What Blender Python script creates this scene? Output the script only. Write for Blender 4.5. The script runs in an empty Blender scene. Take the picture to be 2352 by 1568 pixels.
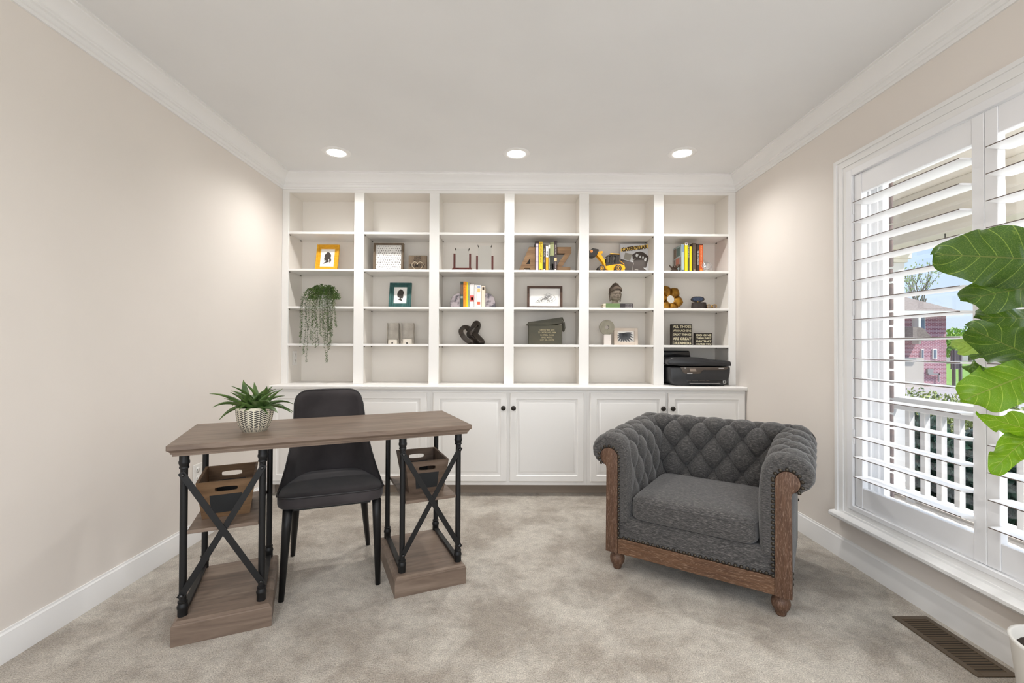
import bpy, bmesh, math, random
from math import sin, cos, pi, radians, sqrt, atan2
from mathutils import Vector, Matrix, Euler, noise
random.seed(11)
SC = bpy.context.scene
COL = SC.collection

# ------------------------------------------------------------------ camera
IMG_W, IMG_H = 2352, 1568
YAW, PITCH, ROLL, FPX, CAMH = 0.0069, 0.0108, 0.0044, 1046.76, 1.1126
_F = Vector((sin(YAW)*cos(PITCH), cos(YAW)*cos(PITCH), sin(PITCH)))
_R0 = Vector((cos(YAW), -sin(YAW), 0))
_U0 = Vector((-sin(YAW)*sin(PITCH), -cos(YAW)*sin(PITCH), cos(PITCH)))
_R = _R0*cos(ROLL) + _U0*sin(ROLL)
_U = _U0*cos(ROLL) - _R0*sin(ROLL)
CAM = Vector((0, 0, CAMH))
cd = bpy.data.cameras.new('camera')
cd.sensor_width = 36.0
cd.lens = 36.0*FPX/IMG_W
cd.clip_start = 0.02
cd.clip_end = 300
cam = bpy.data.objects.new('camera', cd)
cam.matrix_world = Matrix(((_R.x, _U.x, -_F.x, 0), (_R.y, _U.y, -_F.y, 0), (_R.z, _U.z, -_F.z, CAMH), (0, 0, 0, 1)))
COL.objects.link(cam)
SC.camera = cam

def at(u, v, axis, val):
    """world point seen at photo pixel (u, v) on the plane axis = val"""
    d = _F*FPX + _R*(u-IMG_W/2) - _U*(v-IMG_H/2)
    i = 'XYZ'.index(axis)
    return CAM + d*((val-CAM[i])/d[i])

# ------------------------------------------------------------------ world, sun, large lights, exposure
SC.view_settings.view_transform = 'Standard'
SC.view_settings.look = 'None'
SC.view_settings.exposure = 0.19
SC.view_settings.gamma = 1.0
SC.view_settings.use_curve_mapping = False
SC.cycles.max_bounces = 10
SC.cycles.diffuse_bounces = 6
SC.cycles.transparent_max_bounces = 16
SC.cycles.use_denoising = True
SC.cycles.sample_clamp_indirect = 6.0

def lin(r, g, b):
    def f(c):
        c /= 255.0
        return c/12.92 if c <= 0.04045 else ((c+0.055)/1.055)**2.4
    return (f(r), f(g), f(b), 1.0)

W = bpy.data.worlds.new('sky'); SC.world = W
W.use_nodes = True
nt = W.node_tree; nt.nodes.clear()
wo = nt.nodes.new('ShaderNodeOutputWorld'); bg = nt.nodes.new('ShaderNodeBackground')
tc = nt.nodes.new('ShaderNodeTexCoord'); sp = nt.nodes.new('ShaderNodeSeparateXYZ')
rp = nt.nodes.new('ShaderNodeValToRGB')
rp.color_ramp.elements[0].position = 0.0; rp.color_ramp.elements[0].color = lin(150, 150, 140)
rp.color_ramp.elements[1].position = 1.0; rp.color_ramp.elements[1].color = lin(120, 170, 235)
for p_, c_ in ((0.49, lin(175, 180, 175)), (0.505, lin(218, 233, 248)), (0.62, lin(190, 222, 252)), (0.75, lin(150, 198, 248))):
    e = rp.color_ramp.elements.new(p_); e.color = c_
mr = nt.nodes.new('ShaderNodeMapRange'); mr.inputs['From Min'].default_value = -1
nz = nt.nodes.new('ShaderNodeTexNoise'); nz.inputs['Scale'].default_value = 3.0; nz.inputs['Detail'].default_value = 5
cr = nt.nodes.new('ShaderNodeValToRGB'); cr.color_ramp.elements[0].position = 0.52; cr.color_ramp.elements[1].position = 0.75
mx = nt.nodes.new('ShaderNodeMix'); mx.data_type = 'RGBA'; mx.inputs['B'].default_value = (1, 1, 1, 1)
ml = nt.nodes.new('ShaderNodeMath'); ml.operation = 'MULTIPLY'; ml.inputs[1].default_value = 0.6
L = nt.links.new
L(tc.outputs['Generated'], sp.inputs[0]); L(sp.outputs['Z'], mr.inputs['Value']); L(mr.outputs[0], rp.inputs[0])
L(tc.outputs['Generated'], nz.inputs['Vector']); L(nz.outputs['Fac'], cr.inputs[0]); L(cr.outputs[0], ml.inputs[0])
L(ml.outputs[0], mx.inputs['Factor']); L(rp.outputs[0], mx.inputs['A']); L(mx.outputs['Result'], bg.inputs['Color'])
bg.inputs['Strength'].default_value = 1.0
L(bg.outputs[0], wo.inputs[0])

sd = bpy.data.lights.new('sun', 'SUN'); sd.energy = 5.5; sd.angle = 0.01; sd.color = (1, .96, .9)
so = bpy.data.objects.new('sun', sd); COL.objects.link(so)
so.rotation_euler = Vector((-0.45, 0.30, -0.84)).to_track_quat('-Z', 'Y').to_euler()

def area(name, loc, direction, sx, sy, power, color):
    d = bpy.data.lights.new(name, 'AREA'); d.shape = 'RECTANGLE'; d.size = sx; d.size_y = sy
    d.energy = power; d.color = color
    o = bpy.data.objects.new(name, d); COL.objects.link(o)
    o.location = loc; o.rotation_euler = Vector(direction).to_track_quat('-Z', 'Z').to_euler()
    return o
P_WIN, P_REAR_FILL, P_CAN, P_PORCH = 20.0, 40.0, 13.5, 70.0
area('window_daylight', (2.75, 1.55, 1.05), (-1, .03, .02), 2.4, 1.7, P_WIN, (.86, .93, 1.0))
area('rear_fill', (0.1, -1.35, 1.25), (0, 1, 0.06), 3.0, 2.2, P_REAR_FILL, (.97, .98, 1.0))  # fill light added at the unseen opening behind the camera

# ------------------------------------------------------------------ helpers
class MB:
    """collects geometry; build() links it as ONE mesh object"""
    def __init__(s):
        s.v = []; s.f = []; s.sm = []; s.uv = None; s.M = None
    def add(s, vs, fs, smooth=False):
        o = len(s.v)
        if s.M is not None: vs = [s.M @ Vector(p) for p in vs]
        s.v += [tuple(p) for p in vs]
        s.f += [tuple(i+o for i in f) for f in fs]; s.sm += [smooth]*len(fs)
        return s
    def box(s, x0, x1, y0, y1, z0, z1, b=0.0, seg=1):
        if b <= 0:
            v = [(x, y, z) for z in (z0, z1) for y in (y0, y1) for x in (x0, x1)]
            return s.add(v, [(0, 2, 3, 1), (4, 5, 7, 6), (0, 1, 5, 4), (2, 6, 7, 3), (0, 4, 6, 2), (1, 3, 7, 5)])
        bm = bmesh.new(); bmesh.ops.create_cube(bm, size=1)
        for q in bm.verts:
            q.co = Vector(((x0+x1)/2+q.co.x*(x1-x0), (y0+y1)/2+q.co.y*(y1-y0), (z0+z1)/2+q.co.z*(z1-z0)))
        bmesh.ops.bevel(bm, geom=bm.edges[:], offset=b, segments=seg, profile=0.5, affect='EDGES')
        return s.bm(bm, smooth=seg > 1)
    def bm(s, bm, smooth=False):
        bm.verts.index_update()
        s.add([q.co.copy() for q in bm.verts], [[q.index for q in f.verts] for f in bm.faces], smooth); bm.free(); return s
    def prism(s, poly, a0, a1, plane='xz', b=0.0):
        """2D outline extruded along the third axis; plane 'xz' extrudes along y, 'xy' along z, 'yz' along x"""
        def P(p, a):
            return {'xz': (p[0], a, p[1]), 'xy': (p[0], p[1], a), 'yz': (a, p[0], p[1])}[plane]
        n = len(poly)
        if b > 0:
            bm = bmesh.new()
            v0 = [bm.verts.new(P(p, a0)) for p in poly]; f = bm.faces.new(v0)
            r = bmesh.ops.extrude_face_region(bm, geom=[f])
            d = Vector(P((0, 0), a1-a0))
            bmesh.ops.translate(bm, vec=d, verts=[q for q in r['geom'] if isinstance(q, bmesh.types.BMVert)])
            bmesh.ops.recalc_face_normals(bm, faces=bm.faces[:])
            ed = [e for e in bm.edges if e.calc_face_angle(0) > 0.5]
            bmesh.ops.bevel(bm, geom=ed, offset=b, segments=2, profile=.5, affect='EDGES')
            return s.bm(bm)
        v = [P(p, a0) for p in poly]+[P(p, a1) for p in poly]
        return s.add(v, [tuple(range(n))[::-1], tuple(range(n, 2*n))]+[(i, (i+1) % n, n+(i+1) % n, n+i) for i in range(n)])
    def tube(s, pts, r, n=10, caps=True, closed=False):
        pts = [Vector(p) for p in pts]; m = len(pts)
        rr = r if isinstance(r, (list, tuple)) else [r]*m
        vs = []; prev = None
        for i, p in enumerate(pts):
            if closed: t = pts[(i+1) % m]-pts[i-1]
            else: t = pts[min(i+1, m-1)]-pts[max(i-1, 0)]
            t = t.normalized() if t.length > 1e-9 else Vector((0, 0, 1))
            if prev is None:
                a = Vector((0, 0, 1)) if abs(t.z) < .9 else Vector((1, 0, 0))
                nrm = t.cross(a).normalized()
            else:
                nrm = prev-t*prev.dot(t)
                nrm = nrm.normalized() if nrm.length > 1e-6 else t.orthogonal().normalized()
            prev = nrm; bi = t.cross(nrm)
            for k in range(n):
                a = 2*pi*k/n; vs.append(p+(nrm*cos(a)+bi*sin(a))*rr[i])
        fs = []
        for i in range(m if closed else m-1):
            j = (i+1) % m
            for k in range(n):
                fs.append((i*n+k, i*n+(k+1) % n, j*n+(k+1) % n, j*n+k))
        s.add(vs, fs, True)
        if caps and not closed:
            o = len(s.v)-m*n
            s.f += [tuple(o+k for k in range(n))[::-1], tuple(o+(m-1)*n+k for k in range(n))]; s.sm += [False]*2
        return s
    def lathe(s, prof, n=24, c=(0, 0, 0), axis='z', caps=True):
        """prof: (radius, height) pairs from bottom to top"""
        vs = []; m = len(prof)
        for r, h in prof:
            for k in range(n):
                a = 2*pi*k/n; x, y = r*cos(a), r*sin(a)
                q = {'z': (x, y, h), 'y': (x, h, -y), 'x': (h, x, y)}[axis]
                vs.append((c[0]+q[0], c[1]+q[1], c[2]+q[2]))
        fs = [(i*n+k, i*n+(k+1) % n, (i+1)*n+(k+1) % n, (i+1)*n+k) for i in range(m-1) for k in range(n)]
        s.add(vs, fs, True)
        if caps:
            o = len(s.v)-m*n
            if prof[0][0] > 1e-6: s.f.append(tuple(o+k for k in range(n))[::-1]); s.sm.append(False)
            if prof[-1][0] > 1e-6: s.f.append(tuple(o+(m-1)*n+k for k in range(n))); s.sm.append(False)
        return s
    def grid(s, fn, nu, nv, uv=False, closed_u=False, smooth=True):
        """surface fn(a, b) for a, b in 0..1"""
        vs = [fn(i/nu, j/nv) for j in range(nv+1) for i in range(nu+1)]
        w = nu+1
        fs = [(j*w+i, j*w+i+1, (j+1)*w+i+1, (j+1)*w+i) for j in range(nv) for i in range(nu)]
        if uv:
            if s.uv is None: s.uv = {}
            o = len(s.v)
            for j in range(nv+1):
                for i in range(nu+1): s.uv[o+j*w+i] = (i/nu, j/nv)
        return s.add(vs, fs, smooth)
    def ball(s, c, r, n=12, sc=(1, 1, 1)):
        def f(a, b):
            t = 2*pi*a; p = -pi/2+pi*b
            return (c[0]+r*sc[0]*cos(p)*cos(t), c[1]+r*sc[1]*cos(p)*sin(t), c[2]+r*sc[2]*sin(p))
        return s.grid(f, n*2, n)
    def build(s, name, m, parent=None, angle=None, weld=False):
        me = bpy.data.meshes.new(name); me.from_pydata(s.v, [], s.f)
        me.polygons.foreach_set('use_smooth', s.sm)
        if s.uv:
            l = me.uv_layers.new(name='UVMap')
            for lp in me.loops:
                l.data[lp.index].uv = s.uv.get(lp.vertex_index, (0, 0))
        if weld or angle is not None:
            bm = bmesh.new(); bm.from_mesh(me)
            if weld: bmesh.ops.remove_doubles(bm, verts=bm.verts[:], dist=1e-5)
            bmesh.ops.recalc_face_normals(bm, faces=bm.faces[:])
            bm.to_mesh(me); bm.free()
        if angle is not None:
            me.polygons.foreach_set('use_smooth', [True]*len(me.polygons))
            me.set_sharp_from_angle(angle=radians(angle))
        me.update()
        return link(name, me, m, parent)

def link(name, me, m, parent=None):
    if m is not None and len(me.materials) == 0: me.materials.append(m)
    o = bpy.data.objects.new(name, me); COL.objects.link(o)
    if parent is not None: o.parent = parent
    return o
def tag(o, label=None, cat=None, group=None, kind=None):
    if label: o['label'] = label
    if cat: o['category'] = cat
    if group: o['group'] = group
    if kind: o['kind'] = kind
    return o
def thing(name, label, cat, loc=(0, 0, 0), rot=(0, 0, 0), group=None):
    o = bpy.data.objects.new(name, None); o.empty_display_size = .1; COL.objects.link(o)
    o.location = loc; o.rotation_euler = rot
    return tag(o, label, cat, group)
def struct(o):
    o['kind'] = 'structure'; return o
def dup(o, parent=None):
    c = o.copy(); COL.objects.link(c); c.parent = parent
    for ch in list(o.children): dup(ch, c)
    return c

# ------------------------------------------------------------------ materials
_mats = {}
def mat(name, col, rough=.5, metal=0.0, spec=.5, col2=None, scale=8.0, detail=4.0, stretch=(1, 1, 1), bump=0.0, bscale=None,
        lo=.35, hi=.65, sheen=0.0, coat=0.0, coords='Object', trans=0.0, emit=0.0):
    if name in _mats: return _mats[name]
    m = bpy.data.materials.new(name); m.use_nodes = True; _mats[name] = m
    n = m.node_tree.nodes; l = m.node_tree.links.new
    b = n['Principled BSDF']
    b.inputs['Base Color'].default_value = col; b.inputs['Roughness'].default_value = rough
    b.inputs['Metallic'].default_value = metal; b.inputs['Specular IOR Level'].default_value = spec
    b.inputs['Sheen Weight'].default_value = sheen; b.inputs['Coat Weight'].default_value = coat
    b.inputs['Transmission Weight'].default_value = trans
    if emit:
        b.inputs['Emission Color'].default_value = col; b.inputs['Emission Strength'].default_value = emit
    if col2 is not None or bump:
        t = n.new('ShaderNodeTexCoord'); mp = n.new('ShaderNodeMapping'); mp.inputs['Scale'].default_value = stretch
        l(t.outputs[coords], mp.inputs[0])
    if col2 is not None:
        z = n.new('ShaderNodeTexNoise'); z.inputs['Scale'].default_value = scale; z.inputs['Detail'].default_value = detail
        r = n.new('ShaderNodeValToRGB'); r.color_ramp.elements[0].position = lo; r.color_ramp.elements[1].position = hi
        r.color_ramp.elements[0].color = col; r.color_ramp.elements[1].color = col2
        l(mp.outputs[0], z.inputs['Vector']); l(z.outputs['Fac'], r.inputs[0]); l(r.outputs[0], b.inputs['Base Color'])
    if bump:
        z2 = n.new('ShaderNodeTexNoise'); z2.inputs['Scale'].default_value = bscale or scale; z2.inputs['Detail'].default_value = 3
        bp = n.new('ShaderNodeBump'); bp.inputs['Strength'].default_value = bump; bp.inputs['Distance'].default_value = .004
        l(mp.outputs[0], z2.inputs['Vector']); l(z2.outputs['Fac'], bp.inputs['Height']); l(bp.outputs[0], b.inputs['Normal'])
    return m

def glass_mat(name, tint=(1, 1, 1, 1), gloss=.04):
    m = bpy.data.materials.new(name); m.use_nodes = True
    n = m.node_tree.nodes; l = m.node_tree.links.new; n.clear()
    o = n.new('ShaderNodeOutputMaterial'); x = n.new('ShaderNodeMixShader'); t = n.new('ShaderNodeBsdfTransparent')
    g = n.new('ShaderNodeBsdfGlossy'); g.inputs['Roughness'].default_value = 0.0
    lw = n.new('ShaderNodeLayerWeight'); lw.inputs['Blend'].default_value = .5
    pw = n.new('ShaderNodeMath'); pw.operation = 'POWER'; pw.inputs[1].default_value = 4.0
    mu = n.new('ShaderNodeMath'); mu.operation = 'MULTIPLY_ADD'; mu.inputs[1].default_value = .5; mu.inputs[2].default_value = gloss
    l(lw.outputs['Facing'], pw.inputs[0]); l(pw.outputs[0], mu.inputs[0])
    t.inputs[0].default_value = tint
    l(mu.outputs[0], x.inputs[0]); l(t.outputs[0], x.inputs[1]); l(g.outputs[0], x.inputs[2]); l(x.outputs[0], o.inputs[0])
    return m

M_WALL = mat('greige_wall_paint', lin(226, 219, 212), .7, spec=.25, col2=lin(230, 223, 216), scale=1.5, bump=.03, bscale=220)
M_CEIL = mat('ceiling_paint', lin(229, 229, 229), .85, spec=.1, col2=lin(232, 232, 232), scale=2)
M_TRIM = mat('white_trim_paint', lin(236, 235, 234), .42, spec=.4)
M_CAB = mat('white_cabinet_paint', lin(236, 234, 231), .45, spec=.4)
M_INNER = mat('warm_white_shelf_paint', lin(234, 229, 222), .5, spec=.3)
M_BLACK = mat('black_powder_coat', lin(17, 17, 18), .45, spec=.4)
M_KNOB = mat('oil_bronze_knob', lin(48, 44, 40), .4, metal=.6)
M_PAPER = mat('white_print_paper', lin(240, 238, 234), .8)
M_PAGES = mat('book_page_edges', lin(226, 216, 196), .9, col2=lin(205, 194, 172), scale=60, stretch=(1, 1, 12))
M_INK = mat('dark_print_ink', lin(62, 56, 52), .8)
M_GLASS = glass_mat('clear_pane_glass')

# carpet
def carpet():
    m = bpy.data.materials.new('cut_pile_carpet'); m.use_nodes = True
    n = m.node_tree.nodes; l = m.node_tree.links.new; b = n['Principled BSDF']
    b.inputs['Roughness'].default_value = .95; b.inputs['Specular IOR Level'].default_value = .1; b.inputs['Sheen Weight'].default_value = .25
    t = n.new('ShaderNodeTexCoord')
    def nz(sc, det, rough=.5, dist=0):
        z = n.new('ShaderNodeTexNoise'); z.inputs['Scale'].default_value = sc; z.inputs['Detail'].default_value = det
        z.inputs['Roughness'].default_value = rough; z.inputs['Distortion'].default_value = dist
        l(t.outputs['Object'], z.inputs['Vector']); return z
    a = nz(3.0, 8, .66, .25); f = nz(210, 2, .75); g = nz(26, 5, .65, .4)
    r = n.new('ShaderNodeValToRGB'); r.color_ramp.elements[0].position = .41; r.color_ramp.elements[1].position = .585
    r.color_ramp.elements[0].color = lin(196, 185, 171); r.color_ramp.elements[1].color = lin(236, 228, 215)
    l(a.outputs['Fac'], r.inputs[0])
    r2 = n.new('ShaderNodeValToRGB'); r2.color_ramp.elements[0].position = .3; r2.color_ramp.elements[1].position = .72
    r2.color_ramp.elements[0].color = (.40, .39, .38, 1); r2.color_ramp.elements[1].color = (1.0, 1.0, 1.0, 1)
    l(f.outputs['Fac'], r2.inputs[0])
    r3 = n.new('ShaderNodeValToRGB'); r3.color_ramp.elements[0].position = .35; r3.color_ramp.elements[1].position = .65
    r3.color_ramp.elements[0].color = (.80, .80, .80, 1); r3.color_ramp.elements[1].color = (1, 1, 1, 1)
    l(g.outputs['Fac'], r3.inputs[0])
    m1 = n.new('ShaderNodeMix'); m1.data_type = 'RGBA'; m1.blend_type = 'MULTIPLY'; m1.inputs['Factor'].default_value = 1
    m2 = n.new('ShaderNodeMix'); m2.data_type = 'RGBA'; m2.blend_type = 'MULTIPLY'; m2.inputs['Factor'].default_value = 1
    l(r.outputs[0], m1.inputs['A']); l(r2.outputs[0], m1.inputs['B']); l(m1.outputs['Result'], m2.inputs['A']); l(r3.outputs[0], m2.inputs['B'])
    l(m2.outputs['Result'], b.inputs['Base Color'])
    bp = n.new('ShaderNodeBump'); bp.inputs['Strength'].default_value = .8; bp.inputs['Distance'].default_value = .006
    l(f.outputs['Fac'], bp.inputs['Height']); l(bp.outputs[0], b.inputs['Normal'])
    return m
M_CARPET = carpet()

def wood(name, c1, c2, c3, axis='x', scale=7.0, rough=.5, wash=None, spec=.4):
    """streaky grain running along one object axis; wash = colour of pale filled pores"""
    m = bpy.data.materials.new(name); m.use_nodes = True
    n = m.node_tree.nodes; l = m.node_tree.links.new; b = n['Principled BSDF']
    b.inputs['Roughness'].default_value = rough; b.inputs['Specular IOR Level'].default_value = spec
    t = n.new('ShaderNodeTexCoord'); mp = n.new('ShaderNodeMapping')
    k = 0.10
    mp.inputs['Scale'].default_value = {'x': (k, 1, 1), 'y': (1, k, 1), 'z': (1, 1, k)}[axis]
    l(t.outputs['Object'], mp.inputs[0])
    z = n.new('ShaderNodeTexNoise'); z.inputs['Scale'].default_value = scale*4; z.inputs['Detail'].default_value = 7; z.inputs['Roughness'].default_value = .62; z.inputs['Distortion'].default_value = .8
    l(mp.outputs[0], z.inputs['Vector'])
    r = n.new('ShaderNodeValToRGB'); e = r.color_ramp.elements
    e[0].position = .3; e[0].color = c1; e[1].position = .7; e[1].color = c3
    q = e.new(.5); q.color = c2
    l(z.outputs['Fac'], r.inputs[0]); out = r.outputs[0]
    if wash is not None:
        w = n.new('ShaderNodeTexNoise'); w.inputs['Scale'].default_value = scale*30; w.inputs['Detail'].default_value = 3; w.inputs['Distortion'].default_value = 1.2
        l(mp.outputs[0], w.inputs['Vector'])
        wr = n.new('ShaderNodeValToRGB'); wr.color_ramp.elements[0].position = .52; wr.color_ramp.elements[1].position = .74
        l(w.outputs['Fac'], wr.inputs[0])
        x = n.new('ShaderNodeMix'); x.data_type = 'RGBA'; x.inputs['B'].default_value = wash
        l(wr.outputs[0], x.inputs['Factor']); l(out, x.inputs['A']); out = x.outputs['Result']
    l(out, b.inputs['Base Color'])
    bp = n.new('ShaderNodeBump'); bp.inputs['Strength'].default_value = .15; bp.inputs['Distance'].default_value = .003
    l(z.outputs['Fac'], bp.inputs['Height']); l(bp.outputs[0], b.inputs['Normal'])
    return m

def text_mesh(body, w, h, thick=.0006, bold=0.0):
    """lettering as a thin solid in the local xz plane facing -y, centred, fitted to w x h"""
    c = bpy.data.curves.new('lettering', 'FONT'); c.body = body; c.align_x = 'CENTER'; c.size = 1; c.offset = bold
    c.resolution_u = 2
    o = bpy.data.objects.new('lettering', c); COL.objects.link(o)
    dg = bpy.context.evaluated_depsgraph_get()
    me = bpy.data.meshes.new_from_object(o.evaluated_get(dg), depsgraph=dg)
    bpy.data.objects.remove(o); bpy.data.curves.remove(c)
    xs = [v.co.x for v in me.vertices]; ys = [v.co.y for v in me.vertices]
    x0, x1, y0, y1 = min(xs), max(xs), min(ys), max(ys)
    vs = [((v.co.x-(x0+x1)/2)/(x1-x0)*w, 0, (v.co.y-(y0+y1)/2)/(y1-y0)*h) for v in me.vertices]
    fs = [tuple(p.vertices) for p in me.polygons]
    bpy.data.meshes.remove(me)
    mb = MB(); mb.add([(x, -thick, z) for x, y, z in vs], fs)
    return mb
def text(name, body, w, h, m, parent, loc, rot=(0, 0, 0), bold=0.0):
    o = text_mesh(body, w, h, bold=bold).build(name, m, parent)
    o.location = loc; o.rotation_euler = rot
    return o
# ------------------------------------------------------------------ the room
XL, XR, YF, ZC = -1.7679, 1.7758, 3.549, 2.44     # side walls, bookcase face, ceiling
YB, YREAR = 3.86, -1.5                             # wall behind the bookcase, wall behind the camera
WY0, WY1, WZ0, WZ1 = 1.03, 2.36, 0.272, 2.038      # window opening in the right wall
struct(MB().box(XL-.12, XR+.18, YREAR-.12, YB+.12, -.12, 0).build('floor', M_CARPET))
struct(MB().box(XL-.12, XR+.18, YREAR-.12, YB+.12, ZC, ZC+.1).build('ceiling', M_CEIL))
struct(MB().box(XL-.12, XL, YREAR, YB, 0, ZC).build('wall_left', M_WALL))
struct(MB().box(XL-.12, XR+.1, YB, YB+.12, 0, ZC).build('wall_back', M_WALL))
XO = 1.925                                         # outer face of the framed wall, brick veneer beyond
wr = MB()
wr.box(XR, XO, YREAR, WY0, 0, ZC).box(XR, XO, WY1, YB, 0, ZC).box(XR, XO, WY0, WY1, 0, WZ0).box(XR, XO, WY0, WY1, WZ1, ZC)
struct(wr.build('wall_right', M_WALL))
# wall behind the camera with a wide cased opening to the hallway
wf = MB().box(XL, -1.5, YREAR-.12, YREAR, 0, ZC).box(1.65, XR, YREAR-.12, YREAR, 0, ZC).box(-1.5, 1.65, YREAR-.12, YREAR, 2.36, ZC)
struct(wf.build('wall_front', M_WALL))

# crown moulding: (projection, drop below ceiling)
CP = [(0, -.1123), (.009, -.1123), (.011, -.100), (.017, -.097), (.018, -.078), (.026, -.074), (.027, -.068), (.033, -.064),
      (.037, -.050), (.047, -.034), (.062, -.021), (.078, -.013), (.080, -.007), (.092, -.006), (.092, 0), (0, 0)]
def crown(name, pts):
    """pts: list of (x, y, nx, ny) corners with the mitred outward direction"""
    mb = MB(); n = len(CP); vs = []
    for x, y, nx, ny in pts:
        vs += [(x+nx*p, y+ny*p, ZC+d) for p, d in CP]
    fs = [(i*n+k, i*n+(k+1) % n, (i+1)*n+(k+1) % n, (i+1)*n+k) for i in range(len(pts)-1) for k in range(n)]
    mb.add(vs, fs)
    return struct(mb.build(name, M_TRIM, angle=25))
crown('trim_1', [(XL, YREAR, 1, 0), (XL, YF, 1, -1)])
crown('trim_2', [(XL, YF, 1, -1), (XR, YF, -1, -1)])
crown('trim_3', [(XR, YF, -1, -1), (XR, YREAR, -1, 0)])
BP = [(0, 0), (.014, 0), (.014, .086), (.011, .094), (.011, .099), (.006, .105), (.005, .112), (0, .112)]
def baseboard(name, x, sgn, y0, y1):
    mb = MB(); n = len(BP)
    vs = [(x+sgn*p, y, h) for y in (y0, y1) for p, h in BP]
    mb.add(vs, [(k, (k+1) % n, n+(k+1) % n, n+k) for k in range(n)]+[tuple(range(n)), tuple(range(n, 2*n))])
    return struct(mb.build(name, M_TRIM, angle=25))
baseboard('baseboard_left', XL, 1, YREAR, 3.40)
baseboard('baseboard_right', XR, -1, YREAR, 3.40)

# ------------------------------------------------------------------ built-in bookcase
BX0, BPITCH, BWID = -1.7176, .5853, .5089
ZTOP, ZCT = 2.3055, .8178
YBK = 3.815                                        # back panel of the bookcase
SHELF_Z = [.8178, 1.1285, 1.4180, 1.7104, 2.0004]  # tops: counter, then the loose shelves upwards
bc = thing('bookcase', 'white built-in wall bookcase of six bays standing on the base cabinets', 'bookcase', (0, YF, ZCT))
def loc_y(y): return y-YF
def loc_z(z): return z-ZCT
def bc_part(name, x0, x1, y0, y1, z0, z1, m=M_CAB, b=.0015):
    return MB().box(x0, x1, y0-YF, y1-YF, z0-ZCT, z1-ZCT, b).build(name, m, bc)
bc_part('back_panel', XL+.001, XR-.001, YBK, YBK+.012, ZCT, ZC-.01, M_INNER, 0)
bc_part('header', XL+.001, XR-.001, YF, YF+.02, ZTOP, ZC-.001)
bc_part('top_panel', XL+.001, XR-.001, YF+.02, YBK, ZTOP+.012, ZTOP+.03, M_INNER, 0)
bc_part('side_stile', XL+.001, BX0, YF, YF+.02, ZCT, ZTOP)
bc_part('side_stile', BX0+5*BPITCH+BWID, XR-.001, YF, YF+.02, ZCT, ZTOP)
bc_part('side_panel', XL+.001, BX0-.012, YF+.02, YBK, ZCT, ZTOP+.012, M_INNER, 0)
bc_part('side_panel', BX0+5*BPITCH+BWID+.012, XR-.001, YF+.02, YBK, ZCT, ZTOP+.012, M_INNER, 0)
for k in range(5):
    x0 = BX0+k*BPITCH+BWID; x1 = BX0+(k+1)*BPITCH
    bc_part('divider_stile', x0, x1, YF, YF+.02, ZCT, ZTOP)
    bc_part('divider', x0+.008, x1-.008, YF+.02, YBK, ZCT, ZTOP+.012, M_INNER, 0)
M_PIN = mat('shelf_pin_metal', lin(120, 114, 108), .4, metal=.3)
pin_me = None
for k in range(6):
    for z in SHELF_Z[1:]:
        x0 = BX0+k*BPITCH+.001 - (.006 if k else .010); x1 = BX0+k*BPITCH+BWID-.001 + (.006 if k < 5 else .010)
        dz = random.uniform(-.0015, .0015)
        sh = MB().box(x0, x1,   .004, .262, z-.018+dz-ZCT, z+dz*0-ZCT, .0015).build('shelf', M_CAB, bc)
        for xx in (x0+.004, x1-.004):
            for yy in (.03, .225):
                if pin_me is None:
                    p = MB().box(-.004, .004, -.006, .006, -.008, 0).build('shelf_pin', M_PIN, sh); pin_me = p.data
                else: p = link('shelf_pin', pin_me, None, sh)
                p.location = (xx, yy, z-.0185-ZCT)

# worktop and base cabinets
YCT = 3.375
wt = MB(); prof = [(YCT+.004, .7905), (YCT, .796), (YCT, .812), (YCT+.006, .8178), (YBK, .8178), (YBK, .7905)]
wt.prism(prof, XL+.0015, XR-.0015, 'yz')
tag(wt.build('countertop', M_CAB, angle=40), 'long white painted wood ledge running on top of the base cabinets', 'countertop')
YCF, YDR = 3.405, 3.385
def door_mesh(w, h):
    """raised-panel door, origin at lower left front corner, front faces -y"""
    mb = MB(); levels = [(0, .006), (.006, 0), (.046, 0), (.052, .007), (.062, .009), (.075, .003), (.082, .002)]
    rings = []
    for ins, y in levels:
        rings.append([(ins, y, ins), (w-ins, y, ins), (w-ins, y, h-ins), (ins, y, h-ins)])
    rings = [[(0, .019, 0), (w, .019, 0), (w, .019, h), (0, .019, h)]]+rings
    vs = [p for r in rings for p in r]; fs = []
    for i in range(len(rings)-1):
        for k in range(4): fs.append((i*4+k, i*4+(k+1) % 4, (i+1)*4+(k+1) % 4, (i+1)*4+k))
    fs.append(tuple((len(rings)-1)*4+k for k in range(4))); fs.append((3, 2, 1, 0))
    return mb.add(vs, fs)
def knob_mb():
    return MB().lathe([(.008, 0), (.006, -.006), (.0065, -.012), (.013, -.016), (.0178, -.020), (.0182, -.024), (.015, -.029), (.008, -.0315), (.0005, -.032)], 24, axis='y')
door_pairs = [(-1.762, -1.1895, -1.1713, -.6069), (-.5613, -.0113, .0095, .5610), (.6069, 1.1713, 1.1891, 1.762)]
cab_edges = [(XL+.002, -.5841), (-.5839, .5839), (.5841, XR-.002)]
M_TOE = mat('shaded_toe_kick', lin(150, 136, 122), .8)  # shade of the recess is put into this darker colour
cab_lab = ['white double-door base cabinet behind the desk chair', 'white double-door base cabinet between desk and armchair',
           'white double-door base cabinet behind the tufted armchair']
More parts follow.
